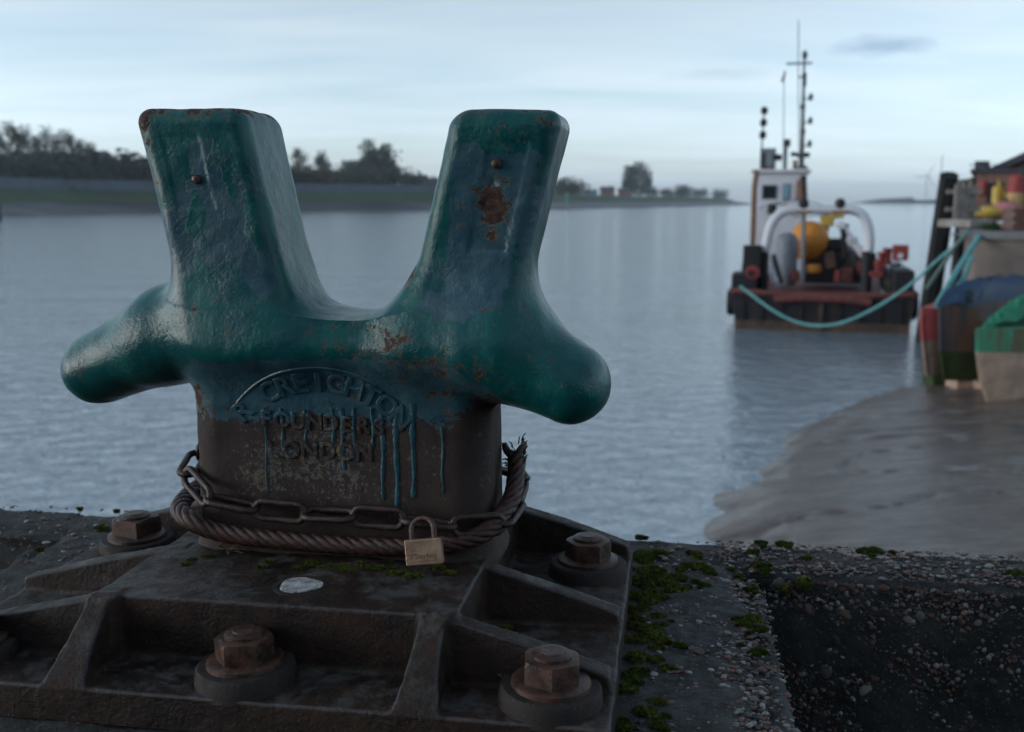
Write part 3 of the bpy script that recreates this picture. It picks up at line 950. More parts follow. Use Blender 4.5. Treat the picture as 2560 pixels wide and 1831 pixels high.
for px, py, rp in [(1600, 1330, 16), (1610, 1385, 38), (1640, 1380, 25), (1738, 1382, 22), (1745, 1415, 45), (1718, 1412, 25), (1775, 1430, 25), (1610, 1425, 34), (1645, 1432, 20), (1660, 1448, 46), (1690, 1470, 46), (1640, 1478, 25),
                   (1765, 1462, 20), (1700, 1440, 30), (1620, 1500, 40), (1610, 1460, 26), (1655, 1495, 18), (1585, 1525, 24), (1630, 1580, 48), (1600, 1565, 30), (1655, 1600, 30), (1655, 1560, 24), (1600, 1640, 34), (1640, 1645, 26),
                   (1672, 1665, 18), (1598, 1675, 24), (1880, 1545, 38), (1900, 1570, 26), (1880, 1470, 24), (1895, 1410, 30), (1845, 1440, 14), (1880, 1378, 16), (1900, 1625, 26), (1870, 1560, 22), (1930, 1500, 18),
                   (1955, 1355, 24), (1902, 1353, 20), (2165, 1374, 26), (2195, 1376, 22), (2230, 1378, 12), (2545, 1430, 22), (2020, 1392, 12), (1645, 1810, 24), (1700, 1610, 20), (1830, 1420, 14),
                   (310, 1264, 12), (420, 1268, 14), (248, 1318, 18), (215, 1262, 10), (100, 1370, 12), (1590, 1450, 16), (1580, 1600, 18), (1575, 1480, 14)]:
    c = loc_z(px, py, .003); dist = 1.25 if py > 1400 else 1.5
    r_ = rp / FPX * dist * .72
    if c[0] > .56 and c[1] < KB: c[1] = KB + .012
    c[1] = min(c[1], EB - .012)
    moss((c[0], c[1], -.001), r_ * 1.1, r_ * .5)
    for _k in range(4): moss((c[0] + random.gauss(0, r_ * .8), min(EB - .01, c[1] + random.gauss(0, r_ * .8)), -.001), r_ * random.uniform(.3, .6), r_ * .3)
for k in range(46): moss((.378 + abs(random.gauss(0, .022)), random.uniform(-.27, .34), -.001), random.uniform(.005, .014), random.uniform(.002, .006))
for px, py, rp in [(2010, 1455, 42), (1960, 1470, 30)]:
    c = loc_b(px, py, KB); moss((c[0], KB - .002, c[2]), rp / FPX * 1.5 * .5, .012, 1, (0, -1, 0))
for k in range(34):                                       # thin moss where the stem meets the platform
    a = random.gauss(.03, .07); moss((min(.17, max(-.15, a)), -.098 + random.gauss(0, .008), PZ - .001), random.uniform(.004, .010), .0016, .9)
for k in range(10): moss((.205 + random.random() * .03, -.16 + random.random() * .08, FZ - .001), random.uniform(.005, .012), .003)
for px, py, rp in [(1290, 1500, 16), (1310, 1540, 14)]: c = loc_z(px, py, FZ + .001); moss(c, rp / FPX * 1.1, .004)
me = bpy.data.meshes.new('moss'); me.from_pydata(mossV, [], mossF); me.materials.append(M['moss']); me.update()
mo = link('moss', me); mo.matrix_world = BM
tag(mo, 'green moss cushions growing over the concrete and in the corners of the base plate', 'moss', kind='stuff')

# ------------------------------------------------------------------ river, mud
ZW = -3.0
def make_water():
    m, n, b = newmat('river_water', .05, .5)
    v = n.coord('Object')
    b.inputs['IOR'].default_value = 2.4
    n.put(b.inputs['Base Color'], (.25, .32, .37, 1))
    w1 = n.noise(n.scaled(v, (.85, 1.15, 1)), 2.3, 4, .6, .5)
    w2 = n.noise(n.scaled(v, (.35, 1.0, 1)), .35, 3, .55, .3)
    w3 = n.noise(n.scaled(v, (.7, 1.0, 1)), 5.5, 3, .6)
    h = n.add(n.add(n.mul(w1, .095), n.mul(w2, .13)), n.mul(w3, .024))
    n.put(b.inputs['Normal'], n.bump(h, 1.0, .78))
    return m
M['water'] = make_water()
wt = mk('water', [(-6000, -60, ZW), (6000, -60, ZW), (6000, 6000, ZW), (-6000, 6000, ZW)], [(0, 1, 2, 3)], M['water'])
tag(wt, kind='structure')

def make_mud():
    m, n, b = newmat('wet_river_mud', .32, .5)
    v = n.coord('Object')
    f = n.noise(n.scaled(v, (1.0, 2.2, 1)), 1.6, 6, .6)
    col = n.mix(n.mr(f, .33, .67), (.115, .092, .080), (.175, .142, .124))
    col = n.mix(n.mul(n.mr(n.noise(n.scaled(v, (.5, 1.4, 1)), 1.1, 6, .7), .56, .68), .7), col, (.085, .050, .036))
    run = n.noise(n.scaled(v, (.35, 3.0, 1)), 1.5, 6, .65, .8)
    col = n.mix(n.mul(n.mr(n.m('ABSOLUTE', n.m('SUBTRACT', run, .5)), .022, .0), .75), col, (.045, .038, .036))
    n.put(b.inputs['Base Color'], col)
    n.put(b.inputs['Roughness'], n.mr(n.noise(n.scaled(v, (.5, 2.6, 1)), 1.0, 5, .6), .35, .65, .05, .24))
    rp = n.noise(n.scaled(v, (.8, 3.4, 1)), 2.2, 6, .62, .5)
    n.put(b.inputs['Normal'], n.bump(n.add(rp, n.mul(n.noise(v, 9, 5, .65), .35)), .5, .06))
    return m
M['mud'] = make_mud()
shore = np.array([(-3.0, 3.0), (.6, 7.0), (2.27, 10.97), (2.72, 12.24), (3.29, 13.4), (4.03, 15.04), (5.63, 17.46), (6.86, 18.78), (8.26, 19.84), (11.5, 21.5), (18, 23.5), (30, 26)])
gx, gy = np.meshgrid(np.arange(-1, 20, .09), np.arange(5, 27, .09), indexing='ij')
sx_at = np.interp(gy, shore[:, 1], shore[:, 0])
dist = (gx - sx_at - .12) * .75 + .30 * vnoise(np.stack([gx * .5, gy * 1.6, gx * 0], -1), 1.0, 77, 3)
P = np.stack([gx.ravel(), gy.ravel(), np.zeros(gx.size)], 1)
hz = ZW + np.where(dist.ravel() > 0, .09 * np.clip(dist.ravel() / .25, 0, 1) + .62 * (1 - np.exp(-dist.ravel() / 3.2)), dist.ravel() * .16)
Pr = P * np.array([1, 2.4, 1])
hz += .022 * vnoise(Pr, .9, 41, 5, .65) + .05 * vnoise(P, .35, 42, 2)
gul = np.abs(vnoise(P * np.array([.55, 1.4, 1]), .55, 43, 2)); hz -= .06 * np.clip(1 - gul / .05, 0, 1) ** 1.5
P[:, 2] = np.maximum(hz, ZW - .4)
nx, ny = gx.shape
i = (np.arange(nx - 1)[:, None] * ny + np.arange(ny - 1)[None]).ravel()
Q = np.stack([i, i + ny, i + ny + 1, i + 1], 1)
me = fast_mesh('mud_bank', P, Q, M['mud']); me.polygons.foreach_set('use_smooth', [True] * len(me.polygons)); me.update()
tag(link('mud_bank', me), kind='structure')
def mud_z(x, y):
    k = int(np.argmin((P[:, 0] - x) ** 2 + (P[:, 1] - y) ** 2)); return float(P[k, 2])
MUDP = P

# ------------------------------------------------------------------ far bank across the river
S = simple
M['grass'] = S('bank_grass', (.045, .085, .032), .9, .5, .08, 0, col2=(.040, .058, .030))
M['farmud'] = S('far_mud', (.030, .032, .037), .5, .35, .06)
M['field'] = S('field_turf', (.050, .075, .034), .9, .4, .02)
M['flood'] = S('flood_wall_concrete', (.085, .115, .145), .7, .25, .15)
M['bark'] = S('bark', (.055, .042, .034), .9, .3, 2)
LEAF = [S('leaf_dark', (.040, .062, .042), .8, .5, .35), S('leaf_olive', (.075, .088, .048), .8, .5, .35), S('leaf_grey', (.070, .092, .072), .8, .5, .35), S('leaf_autumn', (.10, .082, .040), .8, .5, .35)]
bank = np.array([(-330, 60), (-220, 140), (-150, 190), (-116, 235), (-112, 326), (-72, 380), (19, 454), (90, 640), (180, 880), (255, 1095), (330, 1420)], float)
bpt = resample(np.c_[bank, np.zeros(len(bank))], 260)[:, :2]
tg = np.gradient(bpt, axis=0); tg /= np.linalg.norm(tg, axis=1, keepdims=True)
ker = np.ones(21) / 21
tg = np.stack([np.convolve(np.pad(tg[:, i], 10, 'edge'), ker, 'valid') for i in range(2)], 1); tg /= np.linalg.norm(tg, axis=1, keepdims=True)
nl_ = np.stack([-tg[:, 1], tg[:, 0]], 1)
def strip(name, prof, mat, amp=0.0):
    V, F = [], []; m_ = len(prof)
    for k, (p, q) in enumerate(zip(bpt, nl_)):
        for j, (o_, z_) in enumerate(prof):
            jit = amp * math.sin(k * .9 + j * 2.1) * math.sin(k * .23 + j)
            V.append((p[0] + q[0] * (o_ + jit * 4), p[1] + q[1] * (o_ + jit * 4), z_ + (jit * .3 if 0 < j < m_ - 1 else 0)))
    for k in range(len(bpt) - 1):
        for j in range(m_ - 1): F.append((k * m_ + j, (k + 1) * m_ + j, (k + 1) * m_ + j + 1, k * m_ + j + 1))
    o = mk(name, V, F, mat, None, True); tag(o, kind='structure'); return o
strip('far_mud_shore', [(-6, ZW - .6), (0, ZW + .02), (7, -1.6), (16, -.35), (22, .35)], M['farmud'], .5)
strip('far_grass_bank', [(21.5, .30), (26, 1.6), (33, 4.2), (38, 4.5)], M['grass'], .3)
strip('far_field', [(37.5, 4.49), (60, 4.6), (200, 4.2), (420, 3.5)], M['field'])
cum = np.r_[0, np.cumsum(np.linalg.norm(np.diff(bpt, axis=0), axis=1))]
def bank_pt(px, off):
    """point of the far bank, off metres behind its shoreline, that lies in the direction of image column px"""
    k = (px - 1280) / FPX * 1.012
    Pb = bpt + nl_ * off
    s_ = Pb[:, 0] / np.maximum(Pb[:, 1], 1) - k
    i = int(np.where(np.diff(np.sign(s_)) != 0)[0][0]) if np.any(np.diff(np.sign(s_)) != 0) else int(np.argmin(np.abs(s_)))
    return Pb[i], i
# long grey flood wall on the bank crest, in panels
p_, i0 = bank_pt(-160, 34); p_, i1 = bank_pt(1150, 34)
fw_ = empty('flood_wall', (*(bpt[i0] + nl_[i0] * 35), 4.2))
tag(fw_, 'long low blue-grey flood wall along the far bank below the trees', 'flood wall')
O = np.array(fw_.location)
for i in range(i0, i1):
    a, b = bpt[i] + nl_[i] * 35, bpt[i + 1] + nl_[i + 1] * 35
    d_ = b - a; L_ = np.linalg.norm(d_); an = math.atan2(d_[1], d_[0]); c = (a + b) / 2
    MB().box((c[0] - O[0], c[1] - O[1], 1.65), (L_ - .12, .5, 3.5), Matrix.Rotation(an, 4, 'Z')).build('wall_panel', M['flood'], fw_)
    if i % 3 == 0: MB().box((c[0] - O[0], c[1] - O[1], 3.45), (L_ * 1.02, .8, .16), Matrix.Rotation(an, 4, 'Z')).build('coping', M['flood'], fw_)

def crown_mesh(name, mat, h, r, kind, n=620, seed=0):
    rs = random.Random(seed); V, F = [], []
    cl = []
    for k in range(26):
        t = rs.random()
        if kind == 'poplar': zc = h * (.12 + .86 * t); rad = r * (math.sin(math.pi * min(1, .12 + .88 * t) ** .8) * .75 + .14)
        else: zc = h * (.22 + .72 * t); rad = r * math.sqrt(max(.05, 1 - ((t - .45) / .58) ** 2))
        an = rs.uniform(0, 6.28); q = rad * math.sqrt(rs.random()) * .95
        cl.append((q * math.cos(an), q * math.sin(an), zc, r * rs.uniform(.18, .34)))
    for k in range(n):
        c = rs.choice(cl); s_ = rs.uniform(.30, .62) * r / 6.5
        g_ = lambda m, sd: m + max(-1.5, min(1.5, rs.gauss(0, 1))) * sd
        p = Vector((g_(c[0], c[3]), g_(c[1], c[3]), max(h * .06, g_(c[2], c[3] * 1.2))))
        u_ = Vector((rs.gauss(0, 1), rs.gauss(0, 1), rs.gauss(0, 1))).normalized(); w_ = u_.orthogonal().normalized()
        i = len(V); V += [tuple(p + u_ * s_), tuple(p + w_ * s_), tuple(p - u_ * s_), tuple(p - w_ * s_)]; F.append((i, i + 1, i + 2, i + 3))
    me = bpy.data.meshes.new(name); me.from_pydata(V, [], F); me.materials.append(mat); me.update(); return me
def trunk_mesh(h, r, seed=0):
    rs = random.Random(seed); mb = MB()
    mb.tube([(0, 0, -.8), (0, 0, h * .3), (.2, .1, h * .6), (.1, .2, h * .9)], [r * 1.2, r, r * .6, r * .15], 8)
    for k in range(6):
        z = h * rs.uniform(.25, .6); an = rs.uniform(0, 6.28); l_ = h * .25
        mb.tube([(0, 0, z), (math.cos(an) * l_ * .5, math.sin(an) * l_ * .5, z + l_ * .5), (math.cos(an) * l_ * .8, math.sin(an) * l_ * .8, z + l_ * 1.1)], [r * .4, r * .25, r * .08], 6)
    me = bpy.data.meshes.new('trunk'); me.from_pydata(mb.V, [], mb.F); me.materials.append(M['bark']); me.update(); return me
CR = {}
for kd, h_, r_ in (('poplar', 14, 2.9), ('round', 11, 5.2), ('bush', 5, 4.2)):
    for mi in range(4):
        for sd in range(2): CR[kd, mi, sd] = crown_mesh('crown', LEAF[mi], h_, r_, kd, {'poplar': 1700, 'round': 2600, 'bush': 1000}[kd], seed=mi * 10 + sd)
    CR[kd, 'trunk'] = trunk_mesh(h_, h_ * .016)
TH = {'poplar': 14.8, 'round': 11.6, 'bush': 5.6}
def tree(name, px, top_py, off, kind, mi, label, group, cat='tree', zg=4.5, wide=1.0):
    (x, y), i = bank_pt(px, off)
    ztop = float(at(px, top_py, y)[2])
    s_ = max(.15, (ztop - zg) / TH[kind])
    t = empty(name, (x, y, zg), random.uniform(0, 6.28))
    t.scale = (s_ * wide, s_ * wide, s_)
    tag(t, label, cat, group)
    link('trunk', CR[kind, 'trunk'], t); link('crown', CR[kind, mi, random.randint(0, 1)], t)
    return t
ORD = ['first', 'second', 'third', 'fourth', 'fifth', 'sixth', 'seventh', 'eighth', 'ninth', 'tenth', 'eleventh', 'twelfth', 'thirteenth', 'fourteenth', 'fifteenth', 'sixteenth']
G1, G2 = 'poplars of the left wood', 'trees between the bollard horns'
for k, (px, py, mi) in enumerate([(-25, 322, 1), (12, 316, 1), (48, 322, 0), (82, 320, 2), (108, 308, 1), (128, 308, 2), (157, 312, 0), (178, 330, 2), (198, 308, 2), (220, 332, 0), (243, 318, 0), (262, 340, 1),
                                 (277, 340, 2), (300, 352, 0), (322, 374, 2), (345, 378, 0)]):
    tree('poplar_tree', px, py, 52 + (k * 7) % 23, 'poplar', mi, 'tall dark poplar on the far bank, %s from the left edge' % ORD[k], G1, wide=.98)
for k, px in enumerate(range(-70, 400, 26)):
    tree('under_shrub', px, 392 + (k * 13) % 22, 46 + (k * 5) % 9, 'bush', (k * 3) % 3, 'low dark shrub under the poplars on the far left bank', 'shrubs under the poplars', 'shrub', wide=1.6)
for k, (px, py, kd, mi) in enumerate([(700, 378, 'poplar', 3), (722, 376, 'poplar', 1), (745, 378, 'poplar', 2), (772, 374, 'poplar', 1), (795, 378, 'poplar', 2), (826, 376, 'poplar', 0), (850, 392, 'poplar', 2), (868, 406, 'poplar', 3), (888, 408, 'round', 0), (915, 408, 'round', 2)]):
    tree('riverside_tree', px, py, 50 + (k * 7) % 19, kd, mi, 'grey-green far-bank tree, %s to the right of the left horn' % ORD[k], G2, wide=1.25)
for k, px in enumerate(range(700, 1010, 24)):
    tree('under_shrub', px, 428 + (k * 7) % 14, 46, 'bush', (k * 3 + 1) % 4, 'low shrub behind the flood wall between the two horns', 'shrubs between the horns', 'shrub', wide=1.5)
tree('round_tree', 975, 362, 50, 'round', 2, 'tall pale round-headed tree beside the right horn, thin at the top', G2, wide=.82)
tree('round_tree', 948, 382, 54, 'round', 1, 'olive round tree just left of the pale round-headed tree', G2, wide=.8)
tree('round_tree', 1588, 412, 60, 'round', 0, 'lone big round dark tree rising behind the far red houses', 'trees by the far houses', wide=.95)
for px, py, wd, lb in [(1425, 452, 1.6, 'low brown hedge clump left of the far houses'), (1402, 456, 1.5, 'low hedge clump next to the right horn on the far bank'), (1045, 432, 1.2, 'small dark tree beside the white far house'),
                       (1690, 466, 1.5, 'wide dark bush right of the lone round tree'), (1655, 474, 1.2, 'small bush between the lone tree and the wide bush'), (1740, 474, 1.3, 'third low bush along the far bank crest'), (1795, 476, 1.3, 'low bush on the bank crest nearest the workboat'), (1620, 470, 1.2, 'bush at the foot of the lone round tree'), (1850, 484, 1.3, 'lowest bush at the right end of the far bank')]:
    tree('bank_bush', px, py, 45, 'bush', 0 if px > 1500 else 1, lb, 'bushes on the far bank', 'bush', wide=wd)

M['brickr'] = S('far_red_brick', (.24, .105, .085), .85, .25, .4)
M['render'] = S('white_render', (.52, .52, .54), .8, .15, .4)
M['slate'] = S('roof_slate', (.060, .058, .068), .7, .25, .8)
M['pane'] = S('dark_window', (.03, .04, .05), .15, .2, 2)
M['shedblue'] = S('pale_blue_shed', (.22, .40, .52), .6, .2, .5)
def house(px, off, w_, d_, hw, hr, wm, label, zg=4.6):
    (x, y), i = bank_pt(px, off)
    t = empty('house', (x, y, zg), math.atan2(-x, y) * 1.0 + R(8)); tag(t, label, 'house', 'houses on the far bank')
    MB().box((0, 0, hw / 2 - .3), (w_, d_, hw + .6)).build('wall', wm, t)
    V = [(-w_ / 2 - .4, -d_ / 2 - .4, hw), (w_ / 2 + .4, -d_ / 2 - .4, hw), (w_ / 2 + .4, d_ / 2 + .4, hw), (-w_ / 2 - .4, d_ / 2 + .4, hw), (-w_ / 2 - .2, 0, hw + hr), (w_ / 2 + .2, 0, hw + hr)]
    rf = mk('roof', V, [(0, 1, 5, 4), (2, 3, 4, 5), (0, 4, 3), (1, 2, 5), (0, 3, 2, 1)], M['slate'], t)
    MB().box((w_ * .28, 0, hw + hr), (.9, .9, 1.6)).build('chimney', wm, rf)
    for k in (-1, 0, 1):
        wn = MB().box((k * w_ * .3, -d_ / 2 - .02, hw * .55), (1.2, .12, 1.3)).build('window', M['pane'], t)
    return t
house(1513, 62, 10, 7, 4.2, 2.6, M['brickr'], 'red brick house with dark roof, left of the pair by the lone tree')
house(1556, 60, 9, 7, 4.0, 2.4, M['brickr'], 'red brick house close under the lone round tree')
house(1478, 55, 8, 6, 2.6, 1.2, M['shedblue'], 'pale blue low shed left of the red brick houses')
house(1050, 70, 13, 8, 5.0, 3.4, M['render'], 'white rendered house with dark roof left of the right horn')
house(1085, 62, 12, 8, 4.0, 3.0, M['brickr'], 'low dark roofed house half hidden by the right horn')
house(996, 44, 6, 5, 2.6, 1.2, M['render'], 'small pale hut on the bank below the round-headed tree')
# beacon and a dark dolphin in the water
(x, y), i = bank_pt(1420, 2)
t = empty('beacon_post', (x, y, ZW)); tag(t, 'pale green navigation post standing in the shallows beside the right horn', 'beacon')
M['beacon'] = S('pale_green_paint', (.22, .38, .36), .6, .2, 2)
MB().tube([(0, 0, -1), (0, 0, 6.6)], .35, 10).build('post', M['beacon'], t); MB().lathe((0, 0, 6.4), [(.7, 0), (.7, .9), (.2, 1.3)], 12).build('lantern', M['beacon'], t)
M['blacktimber'] = S('tarred_timber', (.014, .012, .012), .7, .4, 3, .4, 20)
q = on_z(-14, 552, ZW)
t = empty('mooring_dolphin', (q[0], q[1], ZW)); tag(t, 'dark timber dolphin in the water at the left edge', 'dolphin')
for k in range(4):
    an = k * 1.57 + .6; MB().tube([(math.cos(an) * 1.1, math.sin(an) * 1.1, -1), (math.cos(an) * .7, math.sin(an) * .7, 3.0 + .3 * k)], .38, 10).build('pile', M['blacktimber'], t)
MB().box((0, 0, 2.5), (2.3, 2.3, .35)).build('cap', M['blacktimber'], t)

# estuary spit with wind turbine and mast, far away on the right
M['spit'] = S('distant_shore', (.045, .060, .045), .9, .4, .01)
V, F = [], []
xs = np.linspace(0, 1, 60)
for k, t_ in enumerate(xs):
    px = 2215 + 420 * t_; Y = 1750
    c = at(px, 501, Y); hgt = 1.2 + 5.0 * min(1, t_ * 3) + (7.0 * math.exp(-((px - 2275) / 16) ** 2)) + 1.5 * math.sin(k * 1.3) * math.sin(k * .41)
    V += [(c[0], Y - 25, ZW - .2), (c[0], Y, ZW + max(.6, hgt)), (c[0], Y + 140, ZW + max(.6, hgt) * .8), (c[0], Y + 300, ZW - .2)]
for k in range(59):
    for j in range(3): F.append((k * 4 + j, (k + 1) * 4 + j, (k + 1) * 4 + j + 1, k * 4 + j + 1))
tag(mk('far_spit', V, F, M['spit'], None, True), kind='structure')
M['whitesteel'] = S('white_tower_steel', (.62, .63, .65), .5, .1, .1)
c = at(2314, 498, 1800)
t = empty('wind_turbine', (c[0], 1800, ZW + 4)); tag(t, 'faint white wind turbine on the horizon left of the leaning pile', 'wind turbine')
MB().tube([(0, 0, 0), (0, 0, 43)], [1.5, .9], 12).build('tower', M['whitesteel'], t)
MB().box((0, -1, 43.6), (2.2, 5, 2.2)).build('nacelle', M['whitesteel'], t)
for k in range(3):
    an = R(25 + 120 * k); MB().tube([(0, -4, 43.6), (math.sin(an) * 12, -4, 43.6 + math.cos(an) * 12), (math.sin(an) * 27, -4, 43.6 + math.cos(an) * 27)], [.8, 1.0, .2], 6).build('blade', M['whitesteel'], t)
c = at(2349, 498, 1700)
t = empty('radio_mast', (c[0], 1700, ZW + 4)); tag(t, 'thin faint lattice mast on the horizon above the leaning pile', 'mast')
for k in range(3):
    an = k * 2.09; MB().tube([(math.cos(an) * 1.6, math.sin(an) * 1.6, 0), (math.cos(an) * .5, math.sin(an) * .5, 74)], .22, 5).build('mast_leg', M['slate'], t)
for z_ in range(6, 74, 7): MB().lathe((0, 0, z_), [(1.7 - z_ * .015, 0), (1.7 - z_ * .015, .25)], 6).build('brace_ring', M['slate'], t)

# ------------------------------------------------------------------ workboat moored stern-on
M['hullblack'] = S('black_hull_paint', (.020, .021, .025), .55, .5, 3, .3, 30, col2=(.045, .030, .024))
M['boot'] = S('rusty_boot_topping', (.105, .062, .042), .7, .5, 4, .3, 30, col2=(.045, .036, .030))
M['deckred'] = S('red_oxide_deck', (.17, .055, .048), .7, .4, 3)
M['redpaint'] = S('red_paint', (.30, .050, .045), .6, .4, 4)
M['roller'] = S('worn_red_roller', (.20, .052, .046), .7, .5, 5, .3, 20, col2=(.09, .04, .034))
M['white'] = S('white_boat_paint', (.66, .66, .69), .45, .12, 2)
M['dark'] = S('black_gear', (.016, .016, .018), .6, .4, 6)
M['greygear'] = S('grey_galvanised', (.20, .22, .25), .5, .25, 6)
M['orange'] = S('orange_buoy_paint', (.62, .24, .030), .5, .2, 4)
M['yellow'] = S('yellow_paint', (.55, .37, .07), .5, .25, 4)
M['rustpole'] = S('rusty_pole', (.24, .13, .085), .7, .35, 5)
M['glass'] = S('wheelhouse_glass', (.020, .026, .030), .08, .2, 2)
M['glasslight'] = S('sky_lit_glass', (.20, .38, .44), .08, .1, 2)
M['flag'] = S('faded_flag', (.25, .10, .11), .8, .3, 6)
M['steel'] = S('mast_steel', (.055, .065, .07), .5, .2, 6)
def streaky(name, base, rustc, rough=.6, lo_=.44):
    m, n, b = newmat(name, rough, .4)
    v = n.coord('Object')
    f = n.noise(n.scaled(v, (3.2, 3.2, .35)), 1.6, 6, .65); g = n.noise(v, 5, 6, .7)
    col = n.mix(n.mul(n.mr(f, lo_, lo_ + .14), .85), base, rustc)
    col = n.mix(n.mul(n.mr(g, .58, .70), .6), col, tuple(min(1, c * 2.4 + .01) for c in base))
    n.put(b.inputs['Base Color'], col)
    n.put(b.inputs['Normal'], n.bump(g, .5, .02)); return m
M['hullblack'] = streaky('streaked_black_hull', (.015, .016, .020), (.060, .034, .024), .6, .54)
BY = -R(15.5)
boat = empty('workboat', (8.52, 28.1, ZW), BY)
tag(boat, 'black and red workboat with white wheelhouse and white stern arch moored stern-on', 'boat')
BI = Matrix.Rotation(-BY, 3, 'Z')
def bl(px, py, yl):
    """boat-frame point on image ray (px,py) at yl metres ahead of the transom"""
    d = Vector(ray(px, py)); o = BI @ (Vector(EYE) - Vector((8.52, 28.1, ZW))); d = BI @ d
    t = (yl - o.y) / d.y; return o + d * t
# hull lofted from stations: y, half beam at deck, half beam at water, deck height
stn = [(0, 2.42, 2.30, 1.02), (.4, 2.46, 2.34, 1.0), (4, 2.46, 2.36, 1.0), (8, 2.4, 2.25, 1.1), (11, 2.1, 1.85, 1.35), (13.5, 1.35, 1.0, 1.7), (15, .12, .08, 2.0)]
V, F, Fb = [], [], []
for y, bd, bw_, zd in stn: V += [(-bd, y, zd), (-bw_ - .02, y + .02, .26), (-bw_, y + .03, -.5), (bw_, y + .03, -.5), (bw_ + .02, y + .02, .26), (bd, y, zd)]
for k in range(len(stn) - 1):
    for j in (0, 4): F.append((k * 6 + j, k * 6 + j + 1, k * 6 + j + 7, k * 6 + j + 6))
    for j in (1, 3): Fb.append((k * 6 + j, k * 6 + j + 1, k * 6 + j + 7, k * 6 + j + 6))
F.append((0, 5, 4, 1)); Fb.append((1, 4, 3, 2))
mk('hull', V, F, M['hullblack'], boat); mk('boot_topping', V, Fb, M['boot'], boat)
V = []; F = []
for y, bd, bw_, zd in stn: V += [(-bd + .12, y + .1, zd - .12), (bd - .12, y + .1, zd - .12)]
for k in range(len(stn) - 1): F.append((k * 2, k * 2 + 1, k * 2 + 3, k * 2 + 2))
mk('deck', V, F, M['deckred'], boat)
MB().tube([(-2.42, -.03, 1.04), (-2.3, -.05, 1.07), (-1.3, -.06, 1.02), (0, -.06, .99), (1.3, -.06, 1.02), (2.3, -.05, 1.07), (2.42, -.03, 1.04)], .085, 8).build('stern_capping', M['deckred'], boat, True)
for s_ in (-1, 1): MB().tube([(s_ * b_[1], b_[0], b_[3] + .03) for b_ in stn[1:]], .09, 8).build('rubbing_strake', M['deckred'], boat, True)
MB().tube([(-1.28, -.11, .86), (-.6, -.12, .92), (.6, -.12, .92), (1.28, -.11, .84)], .115, 12).build('stern_roller', M['roller'], boat, True)
MB().box((-.02, -.03, .52), (.12, .1, .98)).build('stern_post', M['boot'], boat)
for k in range(9): MB().box((-2.1 + k * .52, -.02, .56), (.07, .05, .62)).build('stern_rib', M['hullblack'], boat)
# bulwark blocks and quarter gear
MB().box(tuple(bl(1880, 655, 1.0)), (.50, .6, .95)).build('deck_locker', M['dark'], boat, False, .03)
MB().box((-2.12, .9, 1.25), (.70, 1.3, .55)).build('quarter_bulwark', M['hullblack'], boat, False, .04)
MB().lathe(tuple(bl(1882, 682, .3)), [(.18, -.1), (.2, 0), (.18, .1)], 16, Matrix.Rotation(R(90), 4, 'X')).build('fairlead', M['redpaint'], boat, True)
MB().lathe(tuple(bl(1877, 684, .2)), [(.09, -.2), (.09, .05)], 14, Matrix.Rotation(R(90), 4, 'X')).build('fairlead_hole', M['dark'], boat, True)
mb = MB()
for k in range(5): mb.lathe((1.95 + .1 * (k % 2), 1.2 + k * .35, 1.30), [(.16, -.35), (.28, -.2), (.30, .1), (.2, .3)], 12)
mb.build('tyre_fender', M['dark'], boat, True)
MB().box((2.15, 1.5, 1.32), (.55, 1.8, .7)).build('quarter_bulwark', M['hullblack'], boat, False, .05)
rb = MB().box(tuple(bl(2251, 632, 1.3)), (.40, .4, .42)).build('red_locker', M['redpaint'], boat, False, .02)
p = bl(2251, 640, 1.09); MB().lathe(tuple(p), [(.08, -.015), (.08, .015)], 12, Matrix.Rotation(R(90), 4, 'X')).build('locker_mark', M['white'], rb)
for px, py in ((2205, 650), (2196, 672), (2218, 640)): MB().lathe(tuple(bl(px, py, 1.8)), [(.13, -.25), (.1, .0), (.14, .22)], 10).build('red_cowl', M['redpaint'], boat, True)
MB().box(tuple(bl(2190, 685, .8)), (.34, .3, .12)).build('red_cleat', M['redpaint'], boat)
# white stern arch on black posts
def arch(pts, r, name, mat, yl): return MB().tube(catmull([tuple(bl(x, y, yl)) for x, y in pts], 8), r, 12).build(name, mat, boat, True)
AY = 1.1
arch([(1912, 632), (1920, 590), (1930, 560), (1946, 538), (1968, 526), (2010, 524), (2060, 524), (2110, 524), (2138, 527), (2158, 540), (2170, 565), (2174, 600), (2172, 632)], .135, 'stern_arch', M['white'], AY)
MB().tube([tuple(bl(1910, 628, AY)), tuple(bl(1906, 735, AY))], .15, 12).build('arch_post', M['dark'], boat, True)
MB().tube([tuple(bl(2168, 628, AY)), tuple(bl(2164, 740, AY))], .15, 12).build('arch_post', M['dark'], boat, True)
for px in (2009, 2100):
    MB().box(tuple(bl(px, 532, AY - .1)), (.42, .35, .10)).build('arch_bracket', M['rustpole'], boat)
    MB().lathe(tuple(bl(px, 518, AY)), [(.10, -.12), (.16, 0), (.13, .18), (.05, .24)], 12).build('deck_light', M['dark'], boat, True)
MB().tube([tuple(bl(2010, 534, AY)), tuple(bl(2005, 706, AY))], .06, 8).build('centre_stanchion', M['greygear'], boat, True)
MB().tube([tuple(bl(1922, 655, 2)), tuple(bl(1940, 710, .9))], .10, 8).build('arch_stay', M['white'], boat, True)
MB().tube([tuple(bl(1934, 640, 2)), tuple(bl(1952, 706, 1.2))], .08, 8).build('arch_stay', M['dark'], boat, True)
